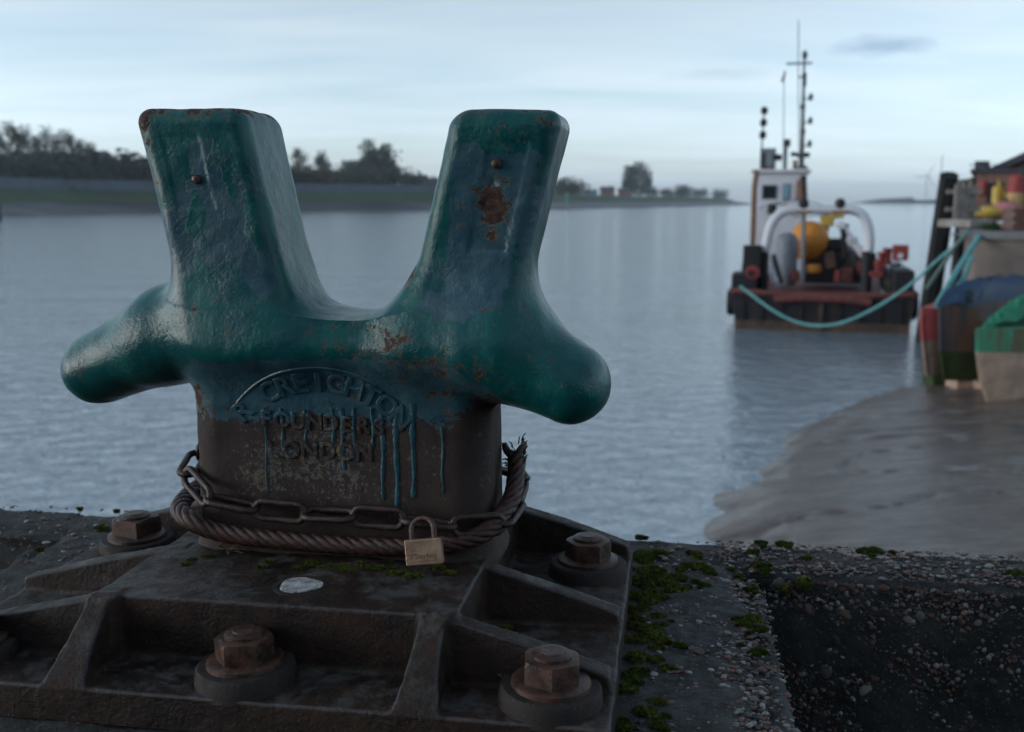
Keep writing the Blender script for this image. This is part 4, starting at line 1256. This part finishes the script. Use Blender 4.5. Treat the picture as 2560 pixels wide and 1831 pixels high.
# deck cargo
MB().lathe(tuple(bl(1966, 640, 3)), [(.05, -.95), (.30, -.9), (.33, -.5), (.33, .45), (.26, .62), (.12, .7)], 18).build('gas_cylinder', M['greygear'], boat, True)
MB().lathe(tuple(bl(2022, 603, 4)), [(.12, -.62), (.42, -.45), (.56, -.1), (.56, .25), (.40, .52), (.12, .62)], 20, Matrix.Rotation(R(14), 4, 'Y')).build('orange_buoy', M['orange'], boat, True)
MB().lathe(tuple(bl(2034, 672, 3.2)), [(.22, -.12), (.25, 0), (.2, .12)], 14).build('orange_float', M['orange'], boat, True)
wn = MB().box(tuple(bl(2080, 668, 4.5)), (1.7, 1.2, .95)).build('winch_bed', M['dark'], boat, False, .05)
MB().lathe(tuple(bl(2075, 620, 4.5)), [(.52, -.5), (.52, -.42), (.30, -.4), (.30, .4), (.52, .42), (.52, .5)], 20, Matrix.Rotation(R(90), 4, 'Y')).build('winch_drum', M['dark'], wn, True)
MB().lathe(tuple(bl(2150, 655, 4.0)), [(.45, -.3), (.5, -.1), (.45, .28)], 14).build('net_heap', M['dark'], boat, True)
MB().lathe(tuple(bl(2122, 640, 4.6)), [(.35, -.3), (.4, 0), (.25, .26)], 14).build('canvas_bundle', M['greygear'], boat, True)
MB().tube([tuple(bl(2100, 562, 5)), tuple(bl(2168, 650, 3))], .12, 8).build('crane_jib', M['white'], boat, True)
MB().tube([tuple(bl(2116, 560, 5)), tuple(bl(2098, 640, 5))], .09, 8).build('crane_post', M['dark'], boat, True)
MB().box(tuple(bl(2068, 553, 5)), (.42, .3, .34)).build('crane_head', M['yellow'], boat, False, .04)
MB().tube([tuple(bl(2050, 545, 5)), tuple(bl(2110, 540, 5))], .07, 8).build('crane_arm', M['yellow'], boat, True)
for px, py in ((2092, 690), (1940, 702)): MB().box(tuple(bl(px, py, 1.2)), (.13, .2, .34), None, .7).build('towing_pin', M['redpaint'], boat)
MB().box(tuple(bl(2117, 688, 2.4)), (.3, .4, .4)).build('red_hatch', M['deckred'], boat, False, .02)
for k in range(7):                       # guard rails down both sides
    for s_ in (-1, 1):
        y = 2.2 + k * .95; MB().tube([(s_ * 2.28, y, 1.0), (s_ * 2.28, y, 1.75)], .022, 5).build('rail_stanchion', M['greygear'], boat)
for s_ in (-1, 1):
    for z_ in (1.4, 1.74): MB().tube([(s_ * 2.28, 2.2, z_), (s_ * 2.28, 7.9, z_)], .016, 5).build('guard_wire', M['greygear'], boat)
for k, (px, py, wd, hg, mt) in enumerate([(1990, 690, .25, .3, 'deckred'), (2048, 690, .4, .28, 'dark'), (2075, 650, .3, .5, 'rustpole'), (2140, 690, .3, .25, 'greygear'), (2110, 610, .14, .9, 'dark'), (2130, 600, .3, .2, 'white'), (1958, 610, .2, .3, 'white'), (2060, 585, .2, .5, 'dark'), (2152, 672, .2, .4, 'redpaint'), (1900, 690, .3, .35, 'dark'), (2225, 690, .5, .35, 'dark'), (2240, 670, .3, .3, 'greygear')]):
    MB().box(tuple(bl(px, py, 2.6 + (k % 4) * .7)), (wd, .3, hg), Matrix.Rotation(R(k * 17 % 30 - 15), 4, 'Y')).build('deck_clutter', M[mt], boat, False, .03)
for k in range(4): MB().tube(catmull([tuple(bl(1900 + 20 * k, 520 - 8 * k, 6)), tuple(bl(1990, 500 + 14 * k, 4)), tuple(bl(2105 + 15 * k, 525, AY))], 6), .014, 4).build('rigging_wire', M['dark'], boat)
for s_, y in ((-1, 1.2), (-1, 3.2), (1, 1.4), (1, 3.4)): MB().lathe((s_ * 2.5, y, .62), [(.14, -.1), (.34, -.12), (.38, 0), (.34, .12), (.14, .1)], 14, Matrix.Rotation(R(90), 4, 'Y')).build('side_tyre', M['dark'], boat, True)
# wheelhouse and lower house
WYF = 8.6
pa, pb = bl(1886, 432, WYF), bl(2018, 432, WYF); pz = bl(1950, 525, WYF).z
wcx = (pa.x + pb.x) / 2; ww = pb.x - pa.x
wh = MB().box((wcx, WYF + 1.2, (pa.z + pz) / 2), (ww, 2.4, pa.z - pz)).build('wheelhouse', M['white'], boat, False, .05)
MB().box((wcx, WYF + 1.15, pa.z + .05), (ww + .25, 2.7, .12)).build('wheelhouse_roof', M['white'], boat, False, .03)
pl0, pl1 = bl(1884, 528, WYF - .8), bl(2014, 528, WYF - .8)
MB().box(((pl0.x + pl1.x) / 2, WYF + .9, (pl0.z + 1.0) / 2), (pl1.x - pl0.x, 3.4, pl0.z - 1.0)).build('lower_house', M['white'], boat, False, .04)
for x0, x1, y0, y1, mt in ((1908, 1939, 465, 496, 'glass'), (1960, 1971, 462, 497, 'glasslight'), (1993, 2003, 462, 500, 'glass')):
    q0, q1 = bl(x0, y0, WYF - .02), bl(x1, y1, WYF - .02)
    fr = MB().box(((q0.x + q1.x) / 2, WYF - .01, (q0.z + q1.z) / 2), (q1.x - q0.x + .08, .05, q0.z - q1.z + .08)).build('window_frame', M['greygear'], wh)
    MB().box(((q0.x + q1.x) / 2, WYF - .04, (q0.z + q1.z) / 2), (q1.x - q0.x, .04, q0.z - q1.z)).build('window_pane', M[mt], fr)
MB().lathe(tuple(bl(1930, 524, WYF - .9)), [(.14, -.15), (.17, 0), (.12, .2)], 10).build('horn_speaker', M['dark'], boat, True)
MB().tube([tuple(bl(2008, 440, WYF - .1)), tuple(bl(2011, 510, WYF - .1))], .11, 8).build('vent_trunk', M['dark'], boat, True)
MB().tube([tuple(bl(2000, 450, WYF - .2)), tuple(bl(2002, 500, WYF - .2))], .12, 8).build('vent_cowl', M['rustpole'], boat, True)
MB().tube([tuple(bl(1892, 425, 6.5)), tuple(bl(1886, 470, 6.5)), tuple(bl(1881, 612, 6.5))], .09, 8).build('exhaust_pipe', M['rustpole'], boat, True)
# roof gear, masts and lights
mast = MB().tube([tuple(bl(2004, 432, WYF + .6)), tuple(bl(2007, 300, WYF + .6)), tuple(bl(2011, 150, WYF + .6))], [.085, .065, .035], 8).build('main_mast', M['steel'], boat, True)
MB().tube([tuple(bl(1966, 160, WYF + .6)), tuple(bl(2030, 158, WYF + .6))], .035, 6).build('yard', M['steel'], mast)
MB().tube([tuple(bl(1995, 193, WYF + .6)), tuple(bl(2012, 193, WYF + .6))], .03, 6).build('short_yard', M['steel'], mast)
MB().lathe(tuple(bl(2012, 138, WYF + .6)), [(.06, -.15), (.1, 0), (.06, .14)], 10).build('mast_lamp', M['steel'], mast, True)
MB().box(tuple(bl(2011, 200, WYF + .55)), (.14, .12, .46)).build('radar_reflector', M['dark'], mast)
for py in (268, 330): MB().box(tuple(bl(2007, py, WYF + .55)), (.17, .15, .16)).build('lamp_box', M['steel'], mast)
MB().tube([tuple(bl(1996, 50, WYF + .7)), tuple(bl(1996, 160, WYF + .7)), tuple(bl(1998, 440, WYF + .7))], .018, 5).build('whip_aerial', M['steel'], boat)
MB().tube([tuple(bl(1960, 192, WYF + .6)), tuple(bl(1958, 445, WYF + .6))], .014, 4).build('halyard', M['steel'], boat)
p0, p1, p2, p3 = bl(1962, 176, WYF + .6), bl(1965, 178, WYF + .6), bl(1960, 207, WYF + .6), bl(1952, 204, WYF + .6)
V = [tuple(q) for q in (p0, p1, p2, p3)]; V += [(x, y + .03, z) for x, y, z in V]
mk('flag', V, [(0, 1, 2, 3), (7, 6, 5, 4), (0, 4, 5, 1), (1, 5, 6, 2), (2, 6, 7, 3), (3, 7, 4, 0)], M['flag'], boat)
for px, py in ((2027, 243), (2026, 302), (2024, 360)):
    MB().lathe(tuple(bl(px, py, WYF + .6)), [(.05, -.12), (.09, 0), (.05, .12)], 10).build('signal_lamp', M['steel'], mast, True)
    MB().tube([tuple(bl(2008, py + 4, WYF + .6)), tuple(bl(px, py + 6, WYF + .6))], .025, 5).build('lamp_arm', M['steel'], mast)
lp = MB().tube([tuple(bl(1901, 420, WYF)), tuple(bl(1911, 270, WYF))], .028, 6).build('lamp_pole', M['steel'], boat)
for px, py in ((1911, 277), (1909, 307), (1907, 338)): MB().lathe(tuple(bl(px, py, WYF - .05)), [(.06, -.13), (.12, -.08), (.12, .08), (.06, .13)], 12).build('stacked_lamp', M['dark'], lp, True)
for px, py, wd, hg, mt in ((1920, 398, .55, .75, 'greygear'), (1944, 394, .30, .22, 'dark'), (1910, 410, .15, .8, 'dark'), (1962, 395, .10, .9, 'greygear'), (1967, 358, .26, .26, 'steel'), (1984, 386, .20, .14, 'dark'),
                           (2008, 388, .46, .16, 'dark'), (1988, 412, .16, .3, 'rustpole'), (2006, 424, .34, .25, 'dark'), (1922, 424, .26, .22, 'redpaint'), (1933, 405, .08, .7, 'dark')):
    MB().box(tuple(bl(px, py, WYF + .9)), (wd, .3, hg)).build('roof_gear', M[mt], boat, False, .02)
MB().tube([tuple(bl(1962, 440, WYF + .9)), tuple(bl(1966, 362, WYF + .9))], .05, 6).build('searchlight_post', M['greygear'], boat)

# ------------------------------------------------------------------ teal mooring ropes
M['teal'] = S('teal_polyprop_rope', (.15, .40, .40), .7, .3, 12)
M['tealg'] = S('dull_green_rope', (.13, .22, .19), .8, .3, 12)
def rope(pts, r, label, mat):
    P = catmull(pts, 10)
    o = MB().tube(P - P[0], r, 8).build('mooring_rope', mat, None, True); o.location = Vector(P[0])
    return tag(o, label, 'rope', 'mooring ropes')
w3 = lambda px, py, Y: tuple(at(px, py, Y))
rope([w3(1850, 716, 28.0), w3(1880, 738, 27.7), w3(1930, 775, 27.2), w3(1985, 803, 26.8), w3(2045, 815, 26.4), w3(2110, 806, 26), w3(2180, 775, 25.5), w3(2240, 738, 25), w3(2290, 700, 24.5), w3(2345, 650, 24), w3(2400, 605, 23.5), w3(2430, 578, 23.2)], .038,
     'long teal rope sagging in a curve across the workboat stern to the jetty', M['teal'])
rope([w3(2205, 730, 28.2), w3(2228, 752, 28), w3(2260, 780, 28), w3(2285, 800, 28)], .05, 'short teal rope end hanging off the workboat right quarter', M['teal'])
rope([w3(2342, 765, 18.9), w3(2372, 712, 19.4), w3(2410, 650, 19.9), w3(2448, 592, 20.6)], .058, 'thick pale teal rope from the red boat up to the quay', M['teal'])
rope([w3(2352, 752, 18.9), w3(2375, 728, 19), w3(2392, 718, 19.2), w3(2412, 690, 20), w3(2430, 640, 20.4)], .045, 'knotted teal rope tail beside the thick pale rope', M['teal'])
rope([w3(2318, 720, 23), w3(2352, 670, 22), w3(2385, 620, 21.5), w3(2425, 575, 21)], .045, 'thin dull green rope running from the leaning pile to the quay edge', M['tealg'])

# ------------------------------------------------------------------ three hulls aground on the mud
M['bluetarp'] = S('blue_tarpaulin', (.040, .085, .165), .5, .4, 3, .4, 10)
M['rusthull'] = streaky('rusty_grey_hull', (.060, .064, .078), (.20, .085, .048))
M['weed'] = S('weedy_green_hull', (.040, .062, .018), .85, .5, 4, .4, 20)
M['sand'] = S('sand_antifoul', (.50, .35, .26), .75, .3, 4, .2, 20, col2=(.33, .23, .17))
M['pinkred'] = S('faded_red_hull', (.70, .15, .14), .55, .25, 4)
M['greennet'] = S('green_netting', (.035, .33, .19), .7, .45, 6, .8, 22, col2=(.04, .15, .08))
M['greenhull'] = streaky('green_hull_paint', (.055, .32, .19), (.16, .10, .05))
def hull(name, label, secs, mats, ahead, names, Y):
    """secs: list of (py, px_left, px_right) from the sheer down, mats between them; the hull runs away from us along ahead"""
    t = empty(name, tuple(at(secs[-1][1], secs[-1][0], Y))); tag(t, label, 'boat', 'boats aground on the mud')
    O_ = Vector(t.location)
    A = Vector(ahead)
    lev = []
    for k, (py, x0, x1) in enumerate(secs):
        l_, r_ = Vector(at(x0, py, Y)), Vector(at(x1, py, Y + .25))
        tap = .94 - .03 * k
        m0 = l_ + (r_ - l_) * .5
        ring = [l_ + Vector((.0, .06, 0)), l_ + (r_ - l_) * .12 + Vector((0, -.05, 0)), m0 + Vector((0, -.10, 0)), l_ + (r_ - l_) * .88 + Vector((0, -.05, 0)), r_ + Vector((0, .06, 0)),
                m0 + (r_ - m0) * 1.12 + A * .5, m0 + (r_ - m0) * 1.0 * tap + A, m0 + (l_ - m0) * 1.0 * tap + A, m0 + (l_ - m0) * 1.12 + A * .5]
        cl = catmull([ring[-1]] + ring + [ring[0], ring[1]], 4)[4:-4]
        lev.append([Vector(q) - O_ for q in cl[:-1]])
    n = len(lev[0])
    for k in range(len(secs) - 1):
        V = [tuple(q) for q in lev[k]] + [tuple(q) for q in lev[k + 1]]
        F = [(j, n + j, n + (j + 1) % n, (j + 1) % n) for j in range(n)]
        if k == 0: F.append(tuple(range(n)))
        if k == len(secs) - 2: F.append(tuple(range(2 * n - 1, n - 1, -1)))
        mk(names[k], V, F, mats[k], t, True, R(35))
    return t, lev
hr_, _ = hull('red_boat', 'small boat with faded red topsides and sandy bottom, leftmost of the three aground', [(770, 2308, 2358), (800, 2304, 2362), (850, 2307, 2362), (938, 2318, 2358)], [M['pinkred'], M['pinkred'], M['sand']], (1.7, 2.6, 0), ['gunwale', 'topsides', 'bottom'], 18.9)
MB().box(tuple(Vector(at(2336, 948, 19.1)) - Vector(hr_.location)), (.24, .5, .22)).build('skeg', M['weed'], hr_)
hm, lev = hull('rusty_boat', 'rusty grey boat with blue tarpaulin and weedy green bottom, between red and green ones', [(757, 2354, 2458), (800, 2354, 2468), (878, 2355, 2470), (950, 2366, 2466)], [M['rusthull'], M['rusthull'], M['weed']], (2.6, 2.2, 0), ['sheer_band', 'topsides', 'bottom'], 17.6)
V, F = [], []                               # tarpaulin tented over the middle boat
base_ = lev[0]
NB_ = len(base_); c0 = sum((Vector(q) for q in base_), Vector()) / NB_
for s_, h_ in ((1.03, -.03), (1.0, .05), (.86, .20), (.6, .32), (.25, .38)):
    for j, q in enumerate(base_):
        v = c0 + (Vector(q) - c0) * s_; V.append((v.x, v.y, v.z + h_ + .045 * math.sin(j * .8 + s_ * 9)))
for k in range(4):
    for j in range(NB_): F.append((k * NB_ + j, k * NB_ + (j + 1) % NB_, (k + 1) * NB_ + (j + 1) % NB_, (k + 1) * NB_ + j))
F.append(tuple(4 * NB_ + j for j in range(NB_)))
mk('tarpaulin', V, F, M['bluetarp'], hm, True)
for px, py in ((2394, 745), (2428, 735), (2372, 752)): MB().tube([tuple(Vector(at(px, py + 22, 17.6)) - Vector(hm.location)), tuple(Vector(at(px, py - 8, 17.7)) - Vector(hm.location))], .035, 6).build('rail_stanchion', M['dark'], hm)
MB().box(tuple(Vector(at(2402, 968, 17.9)) - Vector(hm.location)), (.34, .5, .30)).build('keel_block', M['sand'], hm)
MB().box(tuple(Vector(at(2452, 975, 17.6)) - Vector(hm.location)), (.24, .5, .32)).build('keel_block', M['sand'], hm)
hg, lev = hull('green_boat', 'green boat with sandy bottom heaped with green netting at the right edge', [(822, 2447, 2640), (880, 2446, 2640), (950, 2456, 2630), (1006, 2474, 2610)], [M['greenhull'], M['sand'], M['sand']], (2.6, 2.0, 0), ['topsides', 'bottom', 'keel'], 16.2)
V, F = [], []; nu, nv = 26, 14
q0, q1 = Vector(at(2450, 824, 16.25)) - Vector(hg.location), Vector(at(2640, 790, 16.9)) - Vector(hg.location)
for i in range(nu):
    for j in range(nv):
        u_, v_ = i / (nu - 1), j / (nv - 1)
        b_ = q0 + (q1 - q0) * u_ + Vector((.5, .7, 0)) * v_
        hh = .46 * math.sin(math.pi * min(1, v_ * 1.1 + .02)) ** .6 * min(1, .25 + u_ * 1.7) + .07 * math.sin(i * 1.9) * math.sin(j * 1.3 + i) + random.uniform(-.03, .03)
        V.append((b_.x, b_.y - .05, b_.z + max(-.02, hh) - .02))
for i in range(nu - 1):
    for j in range(nv - 1): F.append((i * nv + j, (i + 1) * nv + j, (i + 1) * nv + j + 1, i * nv + j + 1))
nt_ = mk('netting_heap', V, F, M['greennet'], None, True); nt_.location = hg.location
tag(nt_, 'bright green netting heaped on the green boat at the right edge', 'netting')

# ------------------------------------------------------------------ far quay: pile, jetty, wall, buildings, buoys
a0, a1 = Vector(at(2373, 438, 24.2)), Vector(at(2312, 850, 26.0))
pile = MB(); d_ = (a0 - a1); 
pile.tube([a1 + d_ * t for t in (-.06, .25, .5, .75, 1.0)], [.25, .25, .24, .23, .22], 8)
po = pile.build('leaning_pile', M['blacktimber'], None, True); tag(po, 'tall dark timber pile leaning beside the boats', 'pile')
M['greytimber'] = S('weathered_grey_timber', (.34, .30, .27), .85, .4, 4, .4, 30)
M['qwall'] = S('stained_quay_concrete', (.20, .165, .14), .85, .35, 1.2, .3, 8, col2=(.115, .098, .088))
M['qtop'] = S('quay_top_slab', (.16, .165, .17), .85, .3, 1.5)
jet = empty('timber_jetty', (9.9, 23.6, 0)); tag(jet, 'weathered timber jetty with upright board fence behind the leaning pile', 'jetty')
JO = Vector(jet.location)
def jl(px, py, Y): return Vector(at(px, py, Y)) - JO
j0, j1 = jl(2390, 560, 23.4), jl(2436, 556, 23.9)
MB().box(tuple((j0 + j1) / 2), ((j1 - j0).length + .1, .8, .16), Matrix.Rotation(R(35), 4, 'Z')).build('deck', M['greytimber'], jet)
for k in range(9):
    t = k / 8; c = j0 + (j1 - j0) * t; hh = .78 + .09 * math.sin(k * 2.3)
    MB().box((c.x, c.y + .1, c.z + .1 + hh / 2), (.065, .04, hh)).build('fence_board', M['greytimber'], jet)
for z_ in (.32, .72): MB().box((((j0 + j1) / 2).x, ((j0 + j1) / 2).y + .16, j0.z + z_), ((j1 - j0).length, .06, .10)).build('fence_rail', M['greytimber'], jet)
for px in (2400, 2418, 2436):
    c = jl(px, 566, 23.6); MB().tube([tuple(c), (c.x - .12, c.y, ZW - .3 - JO.z)], .11, 8).build('jetty_leg', M['blacktimber'], jet, True)
# concrete quay wall running off to the right
qw = empty('concrete_quay_wall', tuple(at(2440, 592, 20.8))); tag(qw, 'stained pale concrete quay wall behind the boats aground', 'wall')
QO = Vector(qw.location)
wl = [Vector((*at(px, 596, Y)[:2], 0)) - Vector((QO.x, QO.y, 0)) for px, Y in ((2412, 22.5), (2440, 20.8), (2620, 19.8), (2760, 19.4))]
zt = float(at(2440, 592, 20.8)[2]) - QO.z
for k in range(3):
    p, q = wl[k], wl[k + 1]; dv = q - p; an = math.atan2(dv.y, dv.x); c = (p + q) / 2; nv = Vector((-dv.y, dv.x, 0)).normalized()
    MB().box((c.x + nv.x * .6, c.y + nv.y * .6, zt - 1.75), (dv.length, 1.2, 3.4), Matrix.Rotation(an, 4, 'Z')).build('wall_section', M['qwall'], qw)
    MB().box((c.x + nv.x * .55, c.y + nv.y * .55, zt + .04), (dv.length + .1, 1.35, .16), Matrix.Rotation(an, 4, 'Z')).build('coping_slab', M['qtop'], qw)
V = [(w_.x + QO.x, w_.y + QO.y + .9, QO.z + zt - .02) for w_ in wl]; V += [(60, 24, V[0][2]), (60, 60, V[0][2]), (29, 60, V[0][2]), (11.9, 25.5, V[0][2])]
yard = mk('far_quay_yard', V, [tuple(range(8))], M['qtop']); tag(yard, kind='structure')
YZ = V[0][2]
# brick building with slate gable
M['brick'] = S('brown_brick', (.20, .105, .080), .85, .3, 1.5)
def make_brick():
    m, n, b = newmat('coursed_brick', .85, .3)
    v = n.coord('Object'); bt = n.node('ShaderNodeTexBrick', {'Vector': n.node('ShaderNodeMapping', {0: v, 2: (R(90), 0, 0)}).outputs[0], 'Color1': (.30, .145, .11, 1), 'Color2': (.22, .11, .085, 1), 'Mortar': (.16, .145, .13, 1), 'Scale': 4.0, 'Mortar Size': .02})
    n.put(b.inputs['Base Color'], bt.outputs[0]); return m
M['cbrick'] = make_brick()
bb = empty('brick_building', (*at(2432, 560, 38)[:2], YZ), -R(25)); tag(bb, 'low brown brick building with dark slate gable roof at the right edge', 'building')
BO = Vector(bb.location)
def bbl(px, py, Y): return Vector(((px - 2432) / FPX * 38 * 1.12, (Y - 38), float(at(px, py, 38)[2]) - YZ))
e0, e1 = bbl(2432, 432, 38), bbl(2640, 432, 38)
MB().box(((e0.x + e1.x) / 2, 3, e0.z / 2), (e1.x - e0.x, 6, e0.z)).build('wall', M['cbrick'], bb)
MB().box(((e0.x + e1.x) / 2 - .05, 3, e0.z + .06), (e1.x - e0.x + .3, 6.3, .14)).build('parapet', M['slate'], bb)
g0, g1, g2 = bbl(2478, 432, 39), bbl(2640, 335, 39), bbl(2780, 432, 39)
V = [tuple(g0), tuple(g1), tuple(g2)]; V += [(x, y + 7, z) for x, y, z in V]
mk('gable', V, [(0, 1, 2), (5, 4, 3), (0, 3, 4, 1), (1, 4, 5, 2)], M['cbrick'], bb)
rf = MB(); 
for pA, pB in ((g0, g1), (g1, g2)):
    up = Vector((0, 0, .28)); V = [pA + Vector((-.35 if pA is g0 else 0, -.45, -.1 if pA is g0 else 0)), pB + Vector((0, -.45, 0)), pB + Vector((0, 7.4, 0)), pA + Vector((-.35 if pA is g0 else 0, 7.4, -.1 if pA is g0 else 0))]
    rf.add([tuple(v) for v in V] + [tuple(v + up) for v in V], [(0, 1, 2, 3), (7, 6, 5, 4), (0, 4, 5, 1), (1, 5, 6, 2), (2, 6, 7, 3), (3, 7, 4, 0)])
rf.build('roof', M['slate'], bb)
p = bbl(2442, 420, 38.5); ch = MB().box((p.x, p.y, p.z), (.5, .5, .5)).build('chimney_stub', M['slate'], bb)
for px in range(2450, 2500, 8): MB().tube([tuple(bbl(px, 432, 38.2)), tuple(bbl(px, 408 + (px % 3) * 3, 38.2))], .018, 4).build('roof_railing', M['steel'], bb)
wn = MB().box(tuple(bbl(2472, 500, 37.96)), (.5, .06, 1.2)).build('doorway', M['glass'], bb)
# things stood along the quay
def prop(name, label, cat, px, py0, py1, Y, fn, group=None):
    b0 = Vector(at(px, py1, Y)); t = empty(name, (b0.x, b0.y, b0.z)); tag(t, label, cat, group)
    h_ = float(at(px, py0, Y)[2]) - b0.z; fn(t, h_); return t
PY = 31.5
def capsule(h_, r_): return [(r_ * .25, 0), (r_ * .8, h_ * .07), (r_, h_ * .2), (r_, h_ * .8), (r_ * .8, h_ * .93), (r_ * .25, h_)]
def _fender(t, h_): MB().lathe((0, 0, 0), capsule(h_, .15), 14).build('float_body', M['redpaint'], t, True); MB().tube([(0, 0, h_), (0, 0, h_ + .35), (.0, 1.1, h_ + .5)], .02, 5).build('lanyard', M['steel'], t)
prop('fender_float', 'slim red fender float hung on the brick wall', 'float', 2457, 449, 492, 33, _fender)
def _ypost(t, h_): MB().lathe((0, 0, 0), [(.15, 0), (.15, h_ * .95), (.11, h_)], 14).build('post_body', M['yellow'], t, True); MB().box((0, 0, .03), (.5, .5, .06)).build('foot', M['yellow'], t)
prop('yellow_marker', 'upright yellow marker post standing before the brick wall', 'marker', 2488, 466, 548, PY, _ypost)
def _ybuoy(t, h_): MB().lathe((0, 0, 0), [(.12, 0), (.40, h_ * .2), (.46, h_ * .5), (.38, h_ * .85), (.1, h_)], 18).build('buoy_body', M['yellow'], t, True); MB().lathe((0, 0, h_), [(.06, 0), (.06, .1)], 8).build('eye', M['steel'], t)
prop('yellow_buoy', 'squat round yellow buoy left of the pink one on the quay', 'buoy', 2473, 514, 546, PY - .4, _ybuoy)
def _pbuoy(t, h_):
    MB().lathe((0, 0, 0), [(.1, 0), (.36, h_ * .18), (.44, h_ * .5), (.34, h_ * .85), (.1, h_)], 18).build('buoy_body', M['pinkbuoy'], t, True); MB().lathe((0, 0, h_), [(.06, 0), (.06, .1)], 8).build('eye', M['steel'], t)
M['pinkbuoy'] = S('faded_pink_buoy', (.52, .20, .22), .5, .3, 4)
prop('pink_buoy', 'round faded pink buoy right of the yellow one', 'buoy', 2512, 505, 547, PY - .5, _pbuoy)
def _column(t, h_):
    MB().lathe((0, 0, 0), [(.2, 0), (.24, .05), (.24, h_ * .58)], 16).build('lower_body', M['tanpaint'], t, True); MB().lathe((0, 0, h_ * .58), [(.24, 0), (.24, h_ * .22), (.2, h_ * .36), (.08, h_ * .42)], 16).build('red_top', M['redpaint'], t, True)
M['tanpaint'] = S('sandy_yellow_paint', (.50, .32, .14), .6, .25, 4)
prop('spar_buoy', 'tall spar buoy with red top and sandy yellow body', 'buoy', 2535, 436, 546, PY - .3, _column)
def _lattice(t, h_):
    for s_ in (-1, 1):
        MB().tube([(s_ * .34, 0, 0), (-s_ * .30, 0, h_)], .035, 6).build('cross_bar', M['yellow'], t)
        MB().tube([(s_ * .30, .05, 0), (s_ * .24, .05, h_)], .035, 6).build('upright', M['yellow'], t)
    for k in range(4): MB().tube([(-.3, .05, h_ * (.15 + k * .22)), (.3, .05, h_ * (.15 + k * .22))], .03, 6).build('rung', M['yellow'], t)
prop('yellow_topmark', 'yellow lattice topmark frame leaning behind the buoys', 'topmark', 2512, 450, 546, PY + .6, _lattice)
def _cont(t, h_):
    t.rotation_euler = (0, 0, -R(27))
    MB().box((.9, .9, h_ / 2), (1.8, 1.8, h_)).build('container_body', M['greenbox'], t, False, .02)
    for k in range(8): MB().box((.12 + k * .22, -.02, h_ / 2), (.09, .06, h_ * .92)).build('corrugation', M['greenbox'], t)
M['greenbox'] = S('dark_green_steel', (.020, .060, .048), .6, .3, 3)
prop('green_container', 'dark green corrugated steel container at the right edge of the quay', 'container', 2546, 420, 545, PY + .2, _cont)
def _pier(t, h_):
    nrow = 7
    for k in range(nrow):
        for j in range(2): MB().box((-.16 + j * .32 + (.08 if k % 2 else 0), 0, (k + .5) * h_ / nrow), (.30, .5, h_ / nrow - .012)).build('brick', M['brick'], t)
    MB().box((.02, 0, h_ / 2), (.55, .44, h_ - .02)).build('core', M['qwall'], t)
prop('brick_pier', 'short brick pier at the quay edge below the green container', 'pier', 2552, 520, 592, 21.0, _pier)
# tuft of grass on the quay edge
gV, gF = [], []
for k in range(700):
    px = random.uniform(2472, 2530); b_ = Vector(at(px, 584, 21.6)) + Vector((0, random.uniform(0, .6), 0)); l_ = random.uniform(.08, .26); i = len(gV)
    gV += [tuple(b_ + Vector((-.012, 0, -.03))), tuple(b_ + Vector((.012, 0, -.03))), tuple(b_ + Vector((random.gauss(0, .06), random.gauss(0, .05), l_)))]; gF.append((i, i + 1, i + 2))
M['tuft'] = S('quay_grass', (.050, .10, .022), .9, .4, 3)
gr = mk('quay_grass', gV, gF, M['tuft']); tag(gr, 'green grass growing along the far quay edge', 'grass', kind='stuff')
p = at(2423, 470, 40); 
hd = mk('far_hedge', [(x + p[0], y + 40, z + p[2]) for x, y, z in [(-.6, 0, -1.4), (1.2, 0, -1.4), (1.2, 1.2, -1.4), (-.6, 1.2, -1.4), (-.4, .1, .2), (.4, .1, .5), (1.0, 1, .4), (-.4, 1, .3)]], [(0, 1, 5, 4), (1, 2, 6, 5), (2, 3, 7, 6), (3, 0, 4, 7), (4, 5, 6, 7)], M['tuft'])
tag(hd, 'small clipped hedge between the fence and the brick building', 'hedge')

# ------------------------------------------------------------------ unseen building added behind the viewpoint to shade the bollard's near side
M['shadebrick'] = S('shade_building_brick', (.085, .048, .038), .85, .3, 1.5)
shade_ = empty('added_shade_building'); shade_.matrix_world = BM @ Matrix.Translation((0, -16.5, -.49)); tag(shade_, kind='structure')
MB().box((0, -5, 3.6), (46, 10, 7.2)).build('wall', M['shadebrick'], shade_)
mk('roof', [(-23.4, .4, 7.2), (23.4, .4, 7.2), (23.4, -10.4, 7.2), (-23.4, -10.4, 7.2), (-23.4, -5, 10.6), (23.4, -5, 10.6)], [(0, 1, 5, 4), (2, 3, 4, 5), (0, 4, 3), (1, 2, 5), (0, 3, 2, 1)], M['slate'], shade_)
for k in range(-7, 8):
    if k % 3: MB().box((k * 3.0, .02, 4.6), (1.1, .12, 1.6)).build('window', M['pane'], shade_)
    else: MB().box((k * 3.0, .03, 1.5), (2.4, .12, 3.0)).build('added_door', M['blacktimber'], shade_)

# ------------------------------------------------------------------ river haze
hz_ = MB().box((0, 2900, 46), (13000, 7000, 100)).build('haze', None)
hm_ = bpy.data.materials.new('haze_air'); hm_.use_nodes = True
nt2 = hm_.node_tree; nt2.nodes.remove(nt2.nodes['Principled BSDF'])
pv_ = nt2.nodes.new('ShaderNodeVolumePrincipled'); pv_.inputs['Color'].default_value = (.86, .92, 1.0, 1); pv_.inputs['Density'].default_value = .00017; pv_.inputs['Anisotropy'].default_value = .2
nt2.links.new(pv_.outputs[0], nt2.nodes['Material Output'].inputs['Volume'])
hz_.data.materials.append(hm_); tag(hz_, 'thin grey-blue river haze', kind='stuff')
